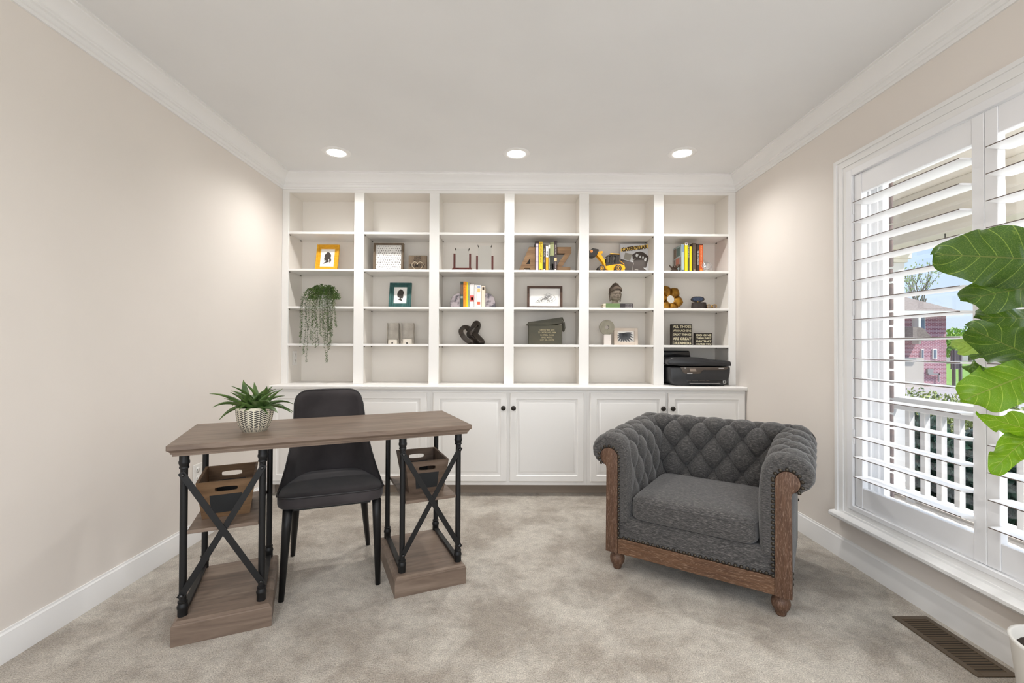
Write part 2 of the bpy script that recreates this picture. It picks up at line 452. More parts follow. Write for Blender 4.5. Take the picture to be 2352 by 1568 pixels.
for (a, b_, c_, d_), (e0, e1), lb in zip(door_pairs, cab_edges, cab_lab):
    t = thing('base_cabinet', lb, 'cabinet', ((e0+e1)/2, YCF, 0), group='base cabinets under the bookcase')
    ox = (e0+e1)/2
    MB().box(e0-ox, e1-ox, .02, YBK-YCF, .081, .789).build('body', M_CAB, t)
    MB().box(e0-ox, e1-ox, 0, .0195, .081, .789, .001).build('face_frame', M_CAB, t)
    MB().box(e0-ox, e1-ox, .075, .09, 0, .0805).build('toe_kick', M_TOE, t)
    for x0, x1, kx in ((a, b_, b_-.027), (c_, d_, c_+.027)):
        dr = door_mesh(x1-x0, .66).build('door', M_CAB, t, angle=20)
        dr.location = (x0-ox, -.02, .11)
        kn = knob_mb().build('knob', M_KNOB, dr); kn.location = (kx-x0, 0, .657-.11)
        tag(kn, 'dark bronze round knob')

# ------------------------------------------------------------------ recessed ceiling lights
M_LENS = mat('lit_lamp_lens', (1, .97, .92, 1), .5, emit=14.0)
spots = [(-1.19, 3.125, 'leftmost'), (.046, 3.122, 'middle'), (1.179, 3.093, 'rightmost'), (-1.19, .55, ''), (.046, .55, ''), (1.179, .55, '')]
for i, (x, y, w) in enumerate(spots):
    lb = f'round recessed ceiling light, {w} of the three in a row before the bookcase' if w else ['round recessed ceiling light above the desk side of the room', 'round recessed ceiling light in the middle of the rear row', 'round recessed ceiling light above the window side of the room'][i-3]
    t = thing('recessed_light', lb, 'ceiling light', (x, y, ZC), group='recessed lights in the ceiling')
    MB().lathe([(.062, -.004), (.066, -.007), (.090, -.005), (.096, -.001), (.096, -.0002), (.06, -.0002)], 40, caps=False).build('trim_ring', M_TRIM, t)
    MB().lathe([(.063, -.0035), (.045, -.007), (.02, -.009), (.0005, -.0095)], 32, caps=False).build('lens', M_LENS, t)
    d = bpy.data.lights.new('lamp', 'SPOT'); d.energy = P_CAN*(1.0 if w else .8)*4; d.spot_size = radians(150); d.spot_blend = .9; d.shadow_soft_size = .03
    d.color = (1, .98, .955)
    o = bpy.data.objects.new('lamp', d); COL.objects.link(o); o.parent = t; o.location = (0, 0, -.013)
# ------------------------------------------------------------------ the window with plantation shutters
M_EDGE_SHADE = mat('louver_edge_shade', lin(112, 100, 94), .5)  # shade on the louver edges, painted as a taupe colour
M_SHUT = mat('white_shutter_paint', lin(238, 238, 240), .35, spec=.45)
cw = MB()   # stepped casing around the opening
def casing_ring(mb, o, i, x):    # o: outer inset, i: inner inset from casing outer edge, protruding to x
    y0, y1, z0, z1 = .95, 2.44, .208, 2.109
    mb.box(x, XR, y0+o, y0+i, z0+o, z1-o).box(x, XR, y1-i, y1-o, z0+o, z1-o)
    mb.box(x, XR, y0+i, y1-i, z1-i, z1-o).box(x, XR, y0+i, y1-i, z0+o, z0+i)
casing_ring(cw, 0, .018, XR-.026); casing_ring(cw, .018, .05, XR-.018); casing_ring(cw, .05, .076, XR-.012)
struct(cw.build('window_1', M_TRIM))
cw = bpy.data.objects['window_1']
sl = MB().prism([(XR-.055, .225), (XR-.055, .238), (XR-.048, .245), (XR, .250), (XR, .205), (XR-.03, .205)], .945, 2.447, 'xz')
# the prism runs along y: outline is given in x and z
sl.build('window_sill', M_TRIM, cw, angle=40)
jb = MB().box(XR, XO+.005, WY1-.028, WY1, WZ0, WZ1).box(XR, XO+.005, WY0, WY0+.028, WZ0, WZ1).box(XR, XO+.005, WY0, WY1, WZ1-.028, WZ1).box(XR, XO+.005, WY0, WY1, WZ0, WZ0+.028)
jb.build('window_jamb', M_TRIM, cw)
# shutter frame
sf = MB(); X0, X1 = XR-.016, XR-.0006
sf.box(X0, X1, 2.3275, 2.3635, .2845, 2.0325, .002).box(X0, X1, 1.0265, 1.0375, .2845, 2.0325, .002)
sf.box(X0, X1, 1.038, 2.327, 1.9985, 2.0325, .002).box(X0, X1, 1.038, 2.327, .2845, .3075, .002)
sf.build('shutter_frame', M_SHUT, cw)
# exterior sash: far stile shows through the louvers
M_VINYL = mat('white_vinyl_sash', lin(240, 241, 243), .4)
xs0, xs1 = XR+.075, XR+.125
ws = MB()
for a0, a1, x0, x1 in ((0, .034, xs0-.02, xs1+.02), (.034, .06, xs0, xs1), (.06, .078, xs0+.012, xs1-.008)):
    y0, y1, z0, z1 = WY0+.028, WY1-.028, WZ0+.028, WZ1-.028
    ws.box(x0, x1, y1-a1, y1-a0, z0, z1).box(x0, x1, y0+a0, y0+a1, z0, z1)
    ws.box(x0, x1, y0+a1, y1-a1, z0+a0, z0+a1).box(x0, x1, y0+a1, y1-a1, z1-a1, z1-a0)
ym = (WY0+WY1)/2
ws.build('window_sash', M_VINYL, cw)
MB().box(xs0+.022, xs0+.025, WY0+.10, WY1-.10, WZ0+.10, WZ1-.10).build('window_glass', M_GLASS, cw)
# shutter panels: far panel and near panel
LZ = [.461+.0982*i for i in range(15)]
def shutter(name, label, ya, yb):
    """hinged panel between y = ya (near) and yb (far)"""
    t = thing(name, label, 'shutter', (XR, (ya+yb)/2, .309), group='plantation shutter panels in the window')
    oy, oz = (ya+yb)/2, .309
    xa, xb = -.002, .028
    st = .046
    for a, b in ((ya, ya+st), (yb-st, yb)):
        MB().box(xa, xb, a-oy, b-oy, 0, 1.997-oz, .002).build('stile', M_SHUT, t)
    MB().box(xa+.003, xb-.003, ya+st-oy, yb-st-oy, 0, .409-oz, .002).build('bottom_rail', M_SHUT, t)
    MB().box(xa+.003, xb-.003, ya+st-oy, yb-st-oy, 1.897-oz, 1.997-oz, .002).build('top_rail', M_SHUT, t)
    w = .050; pr = [(-w, -.0016), (-w+.012, -.0038), (0, -.0044), (w-.012, -.0038), (w, -.001), (w, .001), (w-.012, .0038), (0, .0044), (-w+.012, .0038), (-w, .0016)]
    me = None; em = None
    for z in LZ:
        if me is None:
            lv = MB().prism(pr, ya+st+.002-oy, yb-st-.002-oy, 'xz').build('louver', M_SHUT, t, angle=50); me = lv.data
        else: lv = link('louver', me, None, t)
        lv.location = (.003, 0, z-oz+.006); lv.rotation_euler = (0, radians(2.0), 0)
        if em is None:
            e = MB().box(-w-.0012, -w, ya+st+.002-oy, yb-st-.002-oy, -.0017, .0017).build('edge_shade', M_EDGE_SHADE, lv); em = e.data  # strip added only to carry the painted edge shade
        else: e = link('edge_shade', em, None, lv)
    return t
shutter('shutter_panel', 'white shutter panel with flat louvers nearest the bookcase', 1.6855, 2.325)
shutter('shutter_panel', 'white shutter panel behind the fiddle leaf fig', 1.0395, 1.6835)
hg = bpy.data.objects['shutter_panel']
for z in (.62, 1.28, 1.80):
    MB().box(-.012, -.0025, .3175, .3215, z-.309, z-.309+.075, .001).build('hinge', M_SHUT, hg)

# ------------------------------------------------------------------ outdoors beyond the window
M_CONC = mat('porch_concrete', lin(214, 208, 200), .85, col2=lin(226, 220, 212), scale=5, bump=.1, bscale=60)
M_BRICKD = mat('brick_veneer', lin(120, 104, 100), .9, col2=lin(90, 82, 84), scale=30)
M_PORCH = mat('porch_white_paint', lin(236, 236, 236), .5)
M_CREAM = mat('porch_ceiling_cream', lin(244, 240, 230), .6)
M_GRASS = mat('lawn_green', lin(100, 140, 52), .9, col2=lin(135, 165, 74), scale=3)
M_DRIVE = mat('driveway_concrete', lin(158, 150, 150), .9, col2=lin(176, 168, 164), scale=2)
struct(MB().box(XO+.03, 3.62, -2.0, 8.0, -.35, -.17).build('porch_floor', M_CONC))
struct(MB().box(XO, 3.60, -2.0, 4.45, 2.36, 2.42).build('porch_ceiling', M_CREAM))
bmw = MB().box(3.26, 3.54, -2.0, 4.3, 1.98, 2.3599, .004)
bmw.box(3.245, 3.26, -2.0, 4.3, 2.16, 2.30)
struct(bmw.build('porch_beam', M_CREAM))
# brick veneer around the window, the courses by the opening are single bricks
bv = MB().box(XO+.001, 1.958, WY1+.15, 5.2, -.35, 2.359).box(XO+.001, 1.958, -2.0, WY0-.15, -.35, 2.359).box(XO+.001, 1.958, WY0-.149, WY1+.149, -.35, WZ0-.02).box(XO+.001, 1.958, WY0-.149, WY1+.149, WZ1+.03, 2.359)
wext = struct(bv.build('wall_exterior', M_BRICKD))
brick_me = None
for k in range(24):
    z = WZ0-.01+k*.0745
    if brick_me is None:
        bk = MB().box(0, .012, 0, .130, 0, .064, .003).build('brick', M_BRICKD, wext); brick_me = bk.data
    else: bk = link('brick', brick_me, None, wext)
    bk.location = (XO+.0235+random.uniform(0, .002), 2.303+random.uniform(0, .007), z)
# railing
rl = thing('porch_railing', 'white wooden porch railing with square balusters outside the window', 'railing', (3.4, 2.7, -.17))
def rp_(n, x0, x1, y0, y1, z0, z1, b=.004): return MB().box(x0-3.4, x1-3.4, y0-2.7, y1-2.7, z0+.17, z1+.17, b).build(n, M_PORCH, rl)
rp_('top_rail', 3.33, 3.47, .2, 3.99, .655, .695); rp_('top_rail', 3.36, 3.44, .2, 3.99, .585, .654)
rp_('bottom_rail', 3.36, 3.44, .2, 3.99, -.145, -.085)
bme = None
for k in range(24):
    y = 3.845-.142*k
    if bme is None:
        q = MB().box(-.024, .024, -.022, .022, 0, .669, .003).build('baluster', M_PORCH, rl); bme = q.data
    else: q = link('baluster', bme, None, rl)
    q.location = (0, y-2.7, -.0845+.17)
MB().box(-.04, .04, -.04, .04, 0, .0245).build('foot_block', M_PORCH, rl).location = (0, -.1, 0)
MB().box(-.04, .04, -.04, .04, 0, .0245).build('foot_block', M_PORCH, rl).location = (0, 1.1, 0)
pc = thing('porch_column', 'square white porch column with a stepped cap at the railing end', 'column', (3.4, 4.1, -.17))
MB().box(-.10, .10, -.10, .10, .12, 2.04, .004).build('shaft', M_PORCH, pc)
MB().box(-.12, .12, -.12, .12, 0, .12, .004).build('plinth', M_PORCH, pc)
MB().box(-.115, .115, -.115, .115, 2.04, 2.07, .003).box(-.135, .135, -.135, .135, 2.07, 2.1495, .004).build('capital', M_CREAM, pc)
hk = MB().tube([(0, 0, 0), (0, 0, -.03), (.006, 0, -.045), (.02, 0, -.055), (.036, 0, -.05), (.045, 0, -.035)], .0035, 8)
h = hk.build('ceiling_hook', M_BLACK); h.location = (3.30, 3.42, 1.98-.0)
tag(h, 'small dark metal hook under the porch beam outside the window', 'hook')
# dome lamp added to brighten the porch beam and ceiling
pl = thing('porch_fill', 'added white dome fill lamp under the porch ceiling outside the near shutter', 'ceiling light', (2.62, .75, 2.36))
MB().lathe([(.0005, -.11), (.06, -.10), (.11, -.07), (.13, -.02), (.135, -.0005)], 32).build('dome', mat('fill_dome', (1, .97, .92, 1), .5, emit=3.0), pl)
d = bpy.data.lights.new('lamp', 'POINT'); d.energy = P_PORCH; d.shadow_soft_size = .09; d.color = (1, .97, .92)
o = bpy.data.objects.new('lamp', d); COL.objects.link(o); o.parent = pl; o.location = (0, 0, -.24)
# ground, driveway, hedge
def gz(y): return -.45 if y < 8 else -.45-(min(y, 30)-8)*.045
gv = []
ys = [-6, 8, 30, 90]
for y in ys:
    for x in (3.63, 140): gv.append((x, y, gz(y)))
struct(MB().add(gv, [(0, 1, 3, 2), (2, 3, 5, 4), (4, 5, 7, 6)]).build('ground', M_GRASS))
struct(MB().box(3.63, 6.45, -6, 6.4, -.6, -.43).build('ground', mat('added_mulch_bed', lin(150, 128, 108), .95, col2=lin(120, 100, 84), scale=30)))  # brown bed added to keep green lawn bounce off the porch ceiling
dv = MB().add([(6.5, 6.5, -.435), (12, 6.5, -.435), (16, 8, -.43), (46, 29.9, gz(30)+.03), (10, 29.9, gz(30)+.03), (6.5, 8, -.43)], [(0, 1, 2, 3, 4, 5)])
struct(dv.build('driveway', M_DRIVE))
def leafy(name, m, parent, boxes, n, size, seed):
    """scatter of small leaf quads in the given ellipsoids (cx,cy,cz,rx,ry,rz)"""
    rnd = random.Random(seed); mb = MB()
    for i in range(n):
        cx, cy, cz, rx, ry, rz = boxes[i % len(boxes)]
        while True:
            a, b, c = rnd.uniform(-1, 1), rnd.uniform(-1, 1), rnd.uniform(-1, 1)
            d = a*a+b*b+c*c
            if .25 < d < 1: break
        p = Vector((cx+a*rx, cy+b*ry, cz+c*rz))
        e = Euler((rnd.uniform(0, 6), rnd.uniform(0, 6), rnd.uniform(0, 6))).to_matrix()
        s = size*rnd.uniform(.6, 1.3)
        q = [e @ Vector(w) for w in ((-s, 0, 0), (0, -s*.45, s*.1), (s, 0, 0), (0, s*.45, s*.1))]
        mb.add([p+w for w in q], [(0, 1, 2, 3)])
    return mb.build(name, m, parent)
M_BOX = mat('boxwood_leaf', lin(70, 100, 60), .6, col2=lin(190, 195, 110), scale=14)
M_SHRUB = mat('dark_shrub_leaf', lin(30, 58, 55), .5, col2=lin(52, 88, 70), scale=9)
M_BARK = mat('tree_bark', lin(120, 108, 96), .9)
hd = leafy('hedge', M_BOX, None, [(5.1+.28*(k % 3), 6.7-.42*(k//3), .15, .5, .5, .42) for k in range(36)], 21000, .026, 3)
tag(hd, 'low clipped boxwood hedge with pale new tips beyond the porch railing', 'hedge')
for k in range(4):
    t = thing('shrub', ['dark green shrub behind the porch railing, nearest the column', 'dark green shrub behind the railing, second from the column',
               'dark green shrub behind the railing, third from the column', 'dark green shrub behind the railing, last before the window stile'][k], 'shrub', (4.02, 4.45-.70*k, -.45), group='dark shrubs along the porch')
    leafy('foliage', M_SHRUB, t, [(0, 0, .46, .34, .335, .46)], 4200, .045, 20+k)
    st = MB()
    for j in range(5): st.tube([(0, 0, 0), (.2*cos(j*1.3), .2*sin(j*1.3), .5)], [.012, .005], 6)
    st.build('stem', M_BARK, t)
# neighbour's brick house
def brick_mat():
    m = bpy.data.materials.new('far_red_brick'); m.use_nodes = True
    n = m.node_tree.nodes; l = m.node_tree.links.new; b = n['Principled BSDF']; b.inputs['Roughness'].default_value = .9
    t = n.new('ShaderNodeTexCoord'); sx = n.new('ShaderNodeSeparateXYZ'); cb = n.new('ShaderNodeCombineXYZ')
    ad = n.new('ShaderNodeMath'); ad.operation = 'ADD'
    l(t.outputs['Object'], sx.inputs[0]); l(sx.outputs['X'], ad.inputs[0]); l(sx.outputs['Y'], ad.inputs[1])
    l(ad.outputs[0], cb.inputs['X']); l(sx.outputs['Z'], cb.inputs['Y'])
    k = n.new('ShaderNodeTexBrick'); k.inputs['Scale'].default_value = 1.0
    k.inputs['Color1'].default_value = lin(172, 112, 122); k.inputs['Color2'].default_value = lin(140, 88, 104); k.inputs['Mortar'].default_value = lin(205, 180, 190)
    k.inputs['Mortar Size'].default_value = .012; k.inputs['Brick Width'].default_value = .24; k.inputs['Row Height'].default_value = .085
    l(cb.outputs[0], k.inputs['Vector']); l(k.outputs['Color'], b.inputs['Base Color'])
    return m
M_FBRICK = brick_mat()
M_ROOF = mat('roof_shingle', lin(128, 116, 110), .9, col2=lin(150, 138, 130), scale=8, stretch=(1, 1, 4))
M_FWIN = mat('far_window_glass', lin(120, 132, 150), .1)
M_FTRIM = mat('far_white_trim', lin(236, 232, 226), .6)
HY = 30.0; G = gz(30)
hs = thing('brick_house', "neighbour's pinkish red brick house with a hipped shingle roof across the driveway", 'house', (28, HY, G))
def hx(u): return at(u, 800, 'Y', HY).x-28
def hz(v): return at(2130, v, 'Y', HY).z-G
XE1 = hx(2173.5); ZE = hz(716)
MB().box(-11, XE1, .0, 9, -.3, ZE).build('wall', M_FBRICK, hs)
MB().box(XE1, hx(2182), .6, 6, -.3, hz(800)).box(XE1-.2, hx(2188), .4, 6.3, hz(800), hz(789)).build('side_wing', M_FBRICK, hs)
# hipped roof
rx0, rx1, ry0, ry1 = -11.5, XE1+.6, -.5, 9.5; ra = hz(672)+.6
MB().add([(rx0, ry0, ZE), (rx1, ry0, ZE), (rx1, ry1, ZE), (rx0, ry1, ZE), (rx1-4.6, 4.5, ra+.9), (rx0+4.6, 4.5, ra+.9), (rx0, ry0, ZE-.14), (rx1, ry0, ZE-.14), (rx1, ry1, ZE-.14), (rx0, ry1, ZE-.14)],
         [(0, 1, 4, 5), (1, 2, 4), (2, 3, 5, 4), (3, 0, 5), (6, 7, 1, 0), (7, 8, 2, 1), (8, 9, 3, 2), (9, 6, 0, 3), (9, 8, 7, 6)]).build('roof', M_ROOF, hs)
MB().box(rx0, rx1, ry0-.05, ry0, ZE-.25, ZE+.02).build('gutter', M_FTRIM, hs)
def house_window(u0, u1, v0, v1):
    x0, x1, z1, z0 = hx(u0), hx(u1), hz(v0), hz(v1)
    w = MB().box(x0, x1, -.08, .02, z0, z1).build('window', M_FTRIM, hs)
    MB().box(x0+(x1-x0)*.2, x1-(x1-x0)*.2, -.10, -.075, z0+(z1-z0)*.08, z1-(z1-z0)*.08).build('pane', M_FWIN, w)
house_window(2110.5, 2123.5, 724, 765); house_window(2114, 2119.5, 801, 827); house_window(2140.5, 2150, 801, 824)
gd = MB().box(hx(2060), hx(2103), -.6, 0, 0, hz(821)).build('garage_bay', mat('far_cream_siding', lin(196, 188, 178), .7), hs)
MB().box(hx(2094.5), hx(2100), -.5, -.0, hz(790), hz(717)).build('corner_board', M_FTRIM, hs)
MB().add([(hx(2060), -1.2, hz(752)), (hx(2083), -1.2, hz(755)), (hx(2108), -1.2, hz(782)), (hx(2060), -1.2, hz(782)), (hx(2060), .0, hz(752)), (hx(2083), .0, hz(755)), (hx(2108), .0, hz(782)), (hx(2060), .0, hz(782))],
         [(0, 1, 2, 3), (0, 4, 5, 1), (1, 5, 6, 2), (2, 6, 7, 3), (3, 7, 4, 0)]).build('lower_roof', M_ROOF, hs)
MB().box(hx(2127), hx(2140), -.12, 0, hz(858), hz(846)).box(hx(2128), hx(2153), -.15, -.06, hz(860), hz(857)).box(hx(2151), hx(2153), -.15, -.06, hz(876), hz(857)).build('gas_meter', mat('grey_meter', lin(150, 148, 150), .5), hs)
# grey deck fence beside the house, lawn trees, a thin young tree, yellow shrub
M_FENCE = mat('grey_deck_wood', lin(120, 112, 118), .8)
fz = lambda v, Y: at(2195, v, 'Y', Y).z
fx = lambda u, Y: at(u, 800, 'Y', Y).x
FY = 31.0
fn = thing('deck_fence', 'grey wooden deck railing at the corner of the brick house', 'fence', (fx(2195, FY), FY, gz(FY)))
ox, ozz = fx(2195, FY), gz(FY)
for u in (2190.5, 2205.5):
    MB().box(fx(u-1.2, FY)-ox, fx(u+1.2, FY)-ox, -.1, .1, 0, fz(802, FY)-ozz).build('post', M_FENCE, fn)
for v in (828, 846):
    MB().box(fx(2184, FY)-ox, fx(2240, FY)-ox, -.06, .06, fz(v+1.5, FY)-ozz, fz(v, FY)-ozz).build('rail', M_FENCE, fn)
for k in range(12):
    u = 2184.5+k*1.9
    MB().box(fx(u, FY)-ox, fx(u+.8, FY)-ox, -.05, .05, fz(846, FY)-ozz, fz(805, FY)-ozz).build('slat', M_FENCE, fn)
M_FAR = [mat('far_leaf_a', lin(140, 175, 80), .8, col2=lin(190, 210, 110), scale=.8), mat('far_leaf_b', lin(110, 150, 80), .8, col2=lin(160, 190, 110), scale=.8)]
def far_tree(u, v0, v1, Y, r, k, lab):
    x = fx(u, Y); zt, zb = fz(v0, Y), gz(min(Y, 89))
    t = thing('broadleaf_tree', lab, 'tree', (x, Y, zb), group='trees beyond the lawn')
    H = zt-zb
    leafy('foliage', M_FAR[k], t, [(0, 0, H*.6, r, r, H*.4), (-r*.5, 0, H*.5, r*.7, r, H*.3), (r*.6, 0, H*.52, r*.7, r, H*.3)], 1500, .35, int(u))
    MB().tube([(0, 0, 0), (0, 0, H*.5)], [.25, .15], 8).build('trunk', M_BARK, t)
far_tree(2193, 752, 800, 75, 1.7, 0, 'round pale green tree just right of the brick house')
far_tree(2228, 745, 800, 80, 1.3, 1, 'green tree behind the fig leaves, far across the lawn')
far_tree(2275, 758, 800, 84, 1.5, 0, 'pale green tree half hidden behind the fig plant')
far_tree(2318, 762, 800, 79, 1.5, 1, 'green tree hidden mostly by the near shutter stile')
t = thing('young_tree', 'tall thin budding tree rising behind the roof of the brick house', 'tree', (at(2101, 690, 'Y', 48.0).x, 48.0, gz(48)))
def twig(mb, p, d, ln, r, depth, rnd, pts):
    q = p+d*ln; mb.tube([p, (p+q)/2+Vector((rnd.uniform(-1, 1), rnd.uniform(-1, 1), 0))*ln*.05, q], [r, r*.85, r*.65], 5)
    if depth == 0: pts.append(q); return
    for k in range(3):
        e = (d+Vector((rnd.uniform(-.7, .7), rnd.uniform(-.7, .7), rnd.uniform(-.1, .5)))).normalized()
        twig(mb, p+d*ln*rnd.uniform(.5, 1), e, ln*rnd.uniform(.5, .75), r*.55, depth-1, rnd, pts)
rnd = random.Random(5); mb = MB(); pts = []
twig(mb, Vector((0, 0, 0)), Vector((.02, 0, 1)), 6.0, .16, 4, rnd, pts)
mb.build('branches', M_BARK, t)
lf = MB()
for p in pts*3:
    p = p+Vector((rnd.uniform(-.5, .5), rnd.uniform(-.5, .5), rnd.uniform(-.5, .5)))
    s = .085; lf.add([p+Vector((-s, 0, 0)), p+Vector((0, 0, -s)), p+Vector((s, 0, 0)), p+Vector((0, 0, s))], [(0, 1, 2, 3)])
lf.build('leaves', mat('budding_leaf', lin(150, 165, 110), .8), t)
# ------------------------------------------------------------------ desk
DW, DD, DH = 1.1745, .512, .745
M_DESK = wood('grey_oak_laminate', lin(96, 81, 70), lin(120, 103, 90), lin(136, 120, 106), 'x', 6, .42)
dk = thing('desk', 'grey-brown wood desk with black pipe posts and X braces on two plinths', 'desk', (-1.2458, 1.6683, 0), (0, 0, .4166))
MB().box(0, DW, 0, DD, .724, DH, .0025).build('desktop', M_DESK, dk)
def ring_prism(mb, x0, x1, y0, y1, prof):
    """rectangular moulding: prof = (inset, z) pairs; closed top and bottom"""
    vs = []
    for i, z in prof: vs += [(x0+i, y0+i, z), (x1-i, y0+i, z), (x1-i, y1-i, z), (x0+i, y1-i, z)]
    fs = [(j*4+k, j*4+(k+1) % 4, (j+1)*4+(k+1) % 4, (j+1)*4+k) for j in range(len(prof)-1) for k in range(4)]
    n = len(prof)
    fs += [(3, 2, 1, 0), tuple((n-1)*4+k for k in range(4))]
    return mb.add(vs, fs)
ring_prism(MB(), 0, DW, 0, DD, [(.017, .701), (.016, .709), (.012, .710), (.011, .716), (.007, .721), (.004, .7238)]).build('moulding', M_DESK, dk, angle=20)
M_BOLT = mat('black_bolt', lin(20, 20, 22), .25, spec=.8)
def post_mb(h0, h1):
    p = [(.0168, h0), (.0168, h0+.026), (.0185, h0+.030), (.0188, h0+.036), (.0165, h0+.042), (.0150, h0+.048), (.0166, h0+.050), (.0166, h0+.055), (.0126, h0+.058)]
    q = [(.0126, h1-.060), (.0166, h1-.057), (.0166, h1-.052), (.0150, h1-.050), (.0165, h1-.043), (.0188, h1-.037), (.0185, h1-.031), (.0168, h1-.027), (.0168, h1)]
    return MB().lathe(p+q, 20)
post_me = bolt_me = None
for s, (u0, u1, pu) in enumerate(((.017, .347, (.043, .3064)), (DW-.347, DW-.017, (DW-.3064, DW-.043)))):
    side = 'left' if s == 0 else 'right'
    b = MB(); ring_prism(b, u0, u1, .020, DD-.008, [(0, 0), (0, .074), (.004, .077), (.004, .080), (.010, .084), (.014, .0865)])
    b.build('plinth', M_DESK, dk, angle=20)
    MB().box(pu[0]+.0125, pu[1]-.0125, .062, DD-.020, .393, .4065, .0015).build('shelf', M_DESK, dk)
    for u in pu:
        MB().box(u-.011, u+.011, .0895, DD-.048, .0866, .102, .001).build('side_bar', M_BLACK, dk)
        for v in (.072, DD-.030):
            if post_me is None:
                p = post_mb(0, .701-.0866).build('post', M_BLACK, dk, angle=50); post_me = p.data
            else: p = link('post', post_me, None, dk)
            p.location = (u, v, .0866)
    yb = .072-.0165
    for k, (za, zb) in enumerate(((.169, .622), (.622, .169))):
        a = Vector((pu[0], 0, za)); c = Vector((pu[1], 0, zb)); d = (c-a).normalized(); n = Vector((-d.z, 0, d.x))*.0115
        y = yb-.0035*k
        q = [a-n-d*.012, c-n+d*.012, c+n+d*.012, a+n-d*.012]
        MB().prism([(w.x, w.z) for w in q], y-.003, y, 'xz', .0006).build('cross_brace', M_BLACK, dk)
    for u in pu:
        for z in (.169, .622):
            if bolt_me is None:
                p = MB().lathe([(.0065, 0), (.006, -.004), (.004, -.006), (.0004, -.0066)], 14, axis='y').build('bolt', M_BOLT, dk); bolt_me = p.data
            else: p = link('bolt', bolt_me, None, dk)
            p.location = (u, yb-.007, z)

# ------------------------------------------------------------------ wooden crates with chalkboard fronts
M_CHALK = mat('chalkboard', lin(34, 35, 36), .7)
M_CRATE = [wood('warm_brown_crate_wood', lin(92, 68, 46), lin(118, 90, 62), lin(136, 106, 76), 'x', 9, .6),
           wood('grey_brown_crate_wood', lin(84, 68, 56), lin(104, 86, 72), lin(120, 102, 88), 'x', 9, .6)]
def crate(m, label, u, v):
    t = thing('wooden_crate', label, 'crate', (0, 0, 0), group='crates on the desk shelves')
    t.parent = None
    H, WB, WT, DB, DT, T = .152, .168, .210, .205, .290, .010
    def wall(name, p0, p1, q0, q1, inward, slot):
        """trapezoid board: bottom edge p0-p1, top edge q0-q1, with an optional handle slot"""
        p0, p1, q0, q1, inward = map(Vector, (p0, p1, q0, q1, inward))
        mb = MB()
        def P(a, b): return (p0.lerp(p1, a)).lerp(q0.lerp(q1, a), b)
        if slot:
            N = 24; a0, a1, b0, b1 = .30, .70, .70, .84
            outer = []; inner = []
            for k in range(N):
                an = 2*pi*k/N
                cx, cy = cos(an), sin(an)
                s = max(abs(cx), abs(cy))
                outer.append((.5+.5*cx/s, .5+.5*cy/s))
                ix = max(-1, min(1, (1.0 if abs(cx) > .25 else abs(cx)/.25)*(1 if cx > 0 else -1)))
                r = (b1-b0)/2
                ax = .5+(a1-a0-.06)/2*(1 if cx > 0 else -1)*(min(1, abs(cx)*1.5)) + .03*cx
                inner.append((ax, (b0+b1)/2+r*cy))
            vs = []
            for off in (Vector((0, 0, 0)), inward*T):
                vs += [P(a, b)+off for a, b in outer]+[P(a, b)+off for a, b in inner]
            fs = []
            for k in range(N):
                j = (k+1) % N
                fs += [(k, j, N+j, N+k), (2*N+j, 2*N+k, 3*N+k, 3*N+j), (k, 2*N+k, 2*N+j, j), (N+k, N+j, 3*N+j, 3*N+k)]
            mb.add(vs, fs)
        else:
            vs = [p0, p1, q1, q0]; vs = vs+[w+inward*T for w in vs]
            mb.add(vs, [(0, 1, 2, 3), (7, 6, 5, 4), (0, 4, 5, 1), (1, 5, 6, 2), (2, 6, 7, 3), (3, 7, 4, 0)])
        return mb.build(name, m, t, angle=30)
    z0 = .0
    yb0, yt0 = 0, -.018
    yb1, yt1 = yb0+DB, yt0+DT
    fr = wall('front_panel', (-WB/2, yb0, z0), (WB/2, yb0, z0), (-WT/2, yt0, H), (WT/2, yt0, H), (0, 1, 0), True)
    wall('back_panel', (-WB/2, yb1, z0), (WB/2, yb1, z0), (-WT/2, yt1, H), (WT/2, yt1, H), (0, -1, 0), True)
    e = T+.0003
    wall('side_panel', (-WB/2, yb0+e, z0), (-WB/2, yb1-e, z0), (-WT/2, yt0+e, H), (-WT/2, yt1-e, H), (1, 0, 0), False)
    wall('side_panel', (WB/2, yb0+e, z0), (WB/2, yb1-e, z0), (WT/2, yt0+e, H), (WT/2, yt1-e, H), (-1, 0, 0), False)
    MB().box(-WB/2+.011, WB/2-.011, .011, DB-.011, .001, .010).build('bottom', m, t)
    def cb(y, s):   # chalkboard inset glued on the front and back boards
        def P(a, b): return Vector((-WB/2, y[0], 0)).lerp(Vector((WB/2, y[0], 0)), a).lerp(Vector((-WT/2, y[1], H)).lerp(Vector((WT/2, y[1], H)), a), b)
        q = [P(.20, .13), P(.79, .13), P(.79, .62), P(.20, .62)]; q2 = [w+Vector((0, s*.0016, 0)) for w in q]
        MB().add(q+q2, [(4, 5, 6, 7), (0, 4, 7, 3), (0, 1, 5, 4), (1, 2, 6, 5), (2, 3, 7, 6)]).build('chalkboard', M_CHALK, t)
    cb((yb0, yt0), -1); cb((yb1-T, yt1-T), -1)
    A = .4166
    t.location = (-1.2458+u*cos(A)-v*sin(A), 1.6683+u*sin(A)+v*cos(A), .4066)
    return t
t = crate(M_CRATE[0], 'warm brown wooden crate with chalkboard front on the left desk shelf', .168, .178); t.rotation_euler = (0, 0, .4166+.05)
t = crate(M_CRATE[1], 'grey-brown wooden crate with chalkboard front on the right desk shelf', 1.002, .165); t.rotation_euler = (0, 0, .4166-.02)

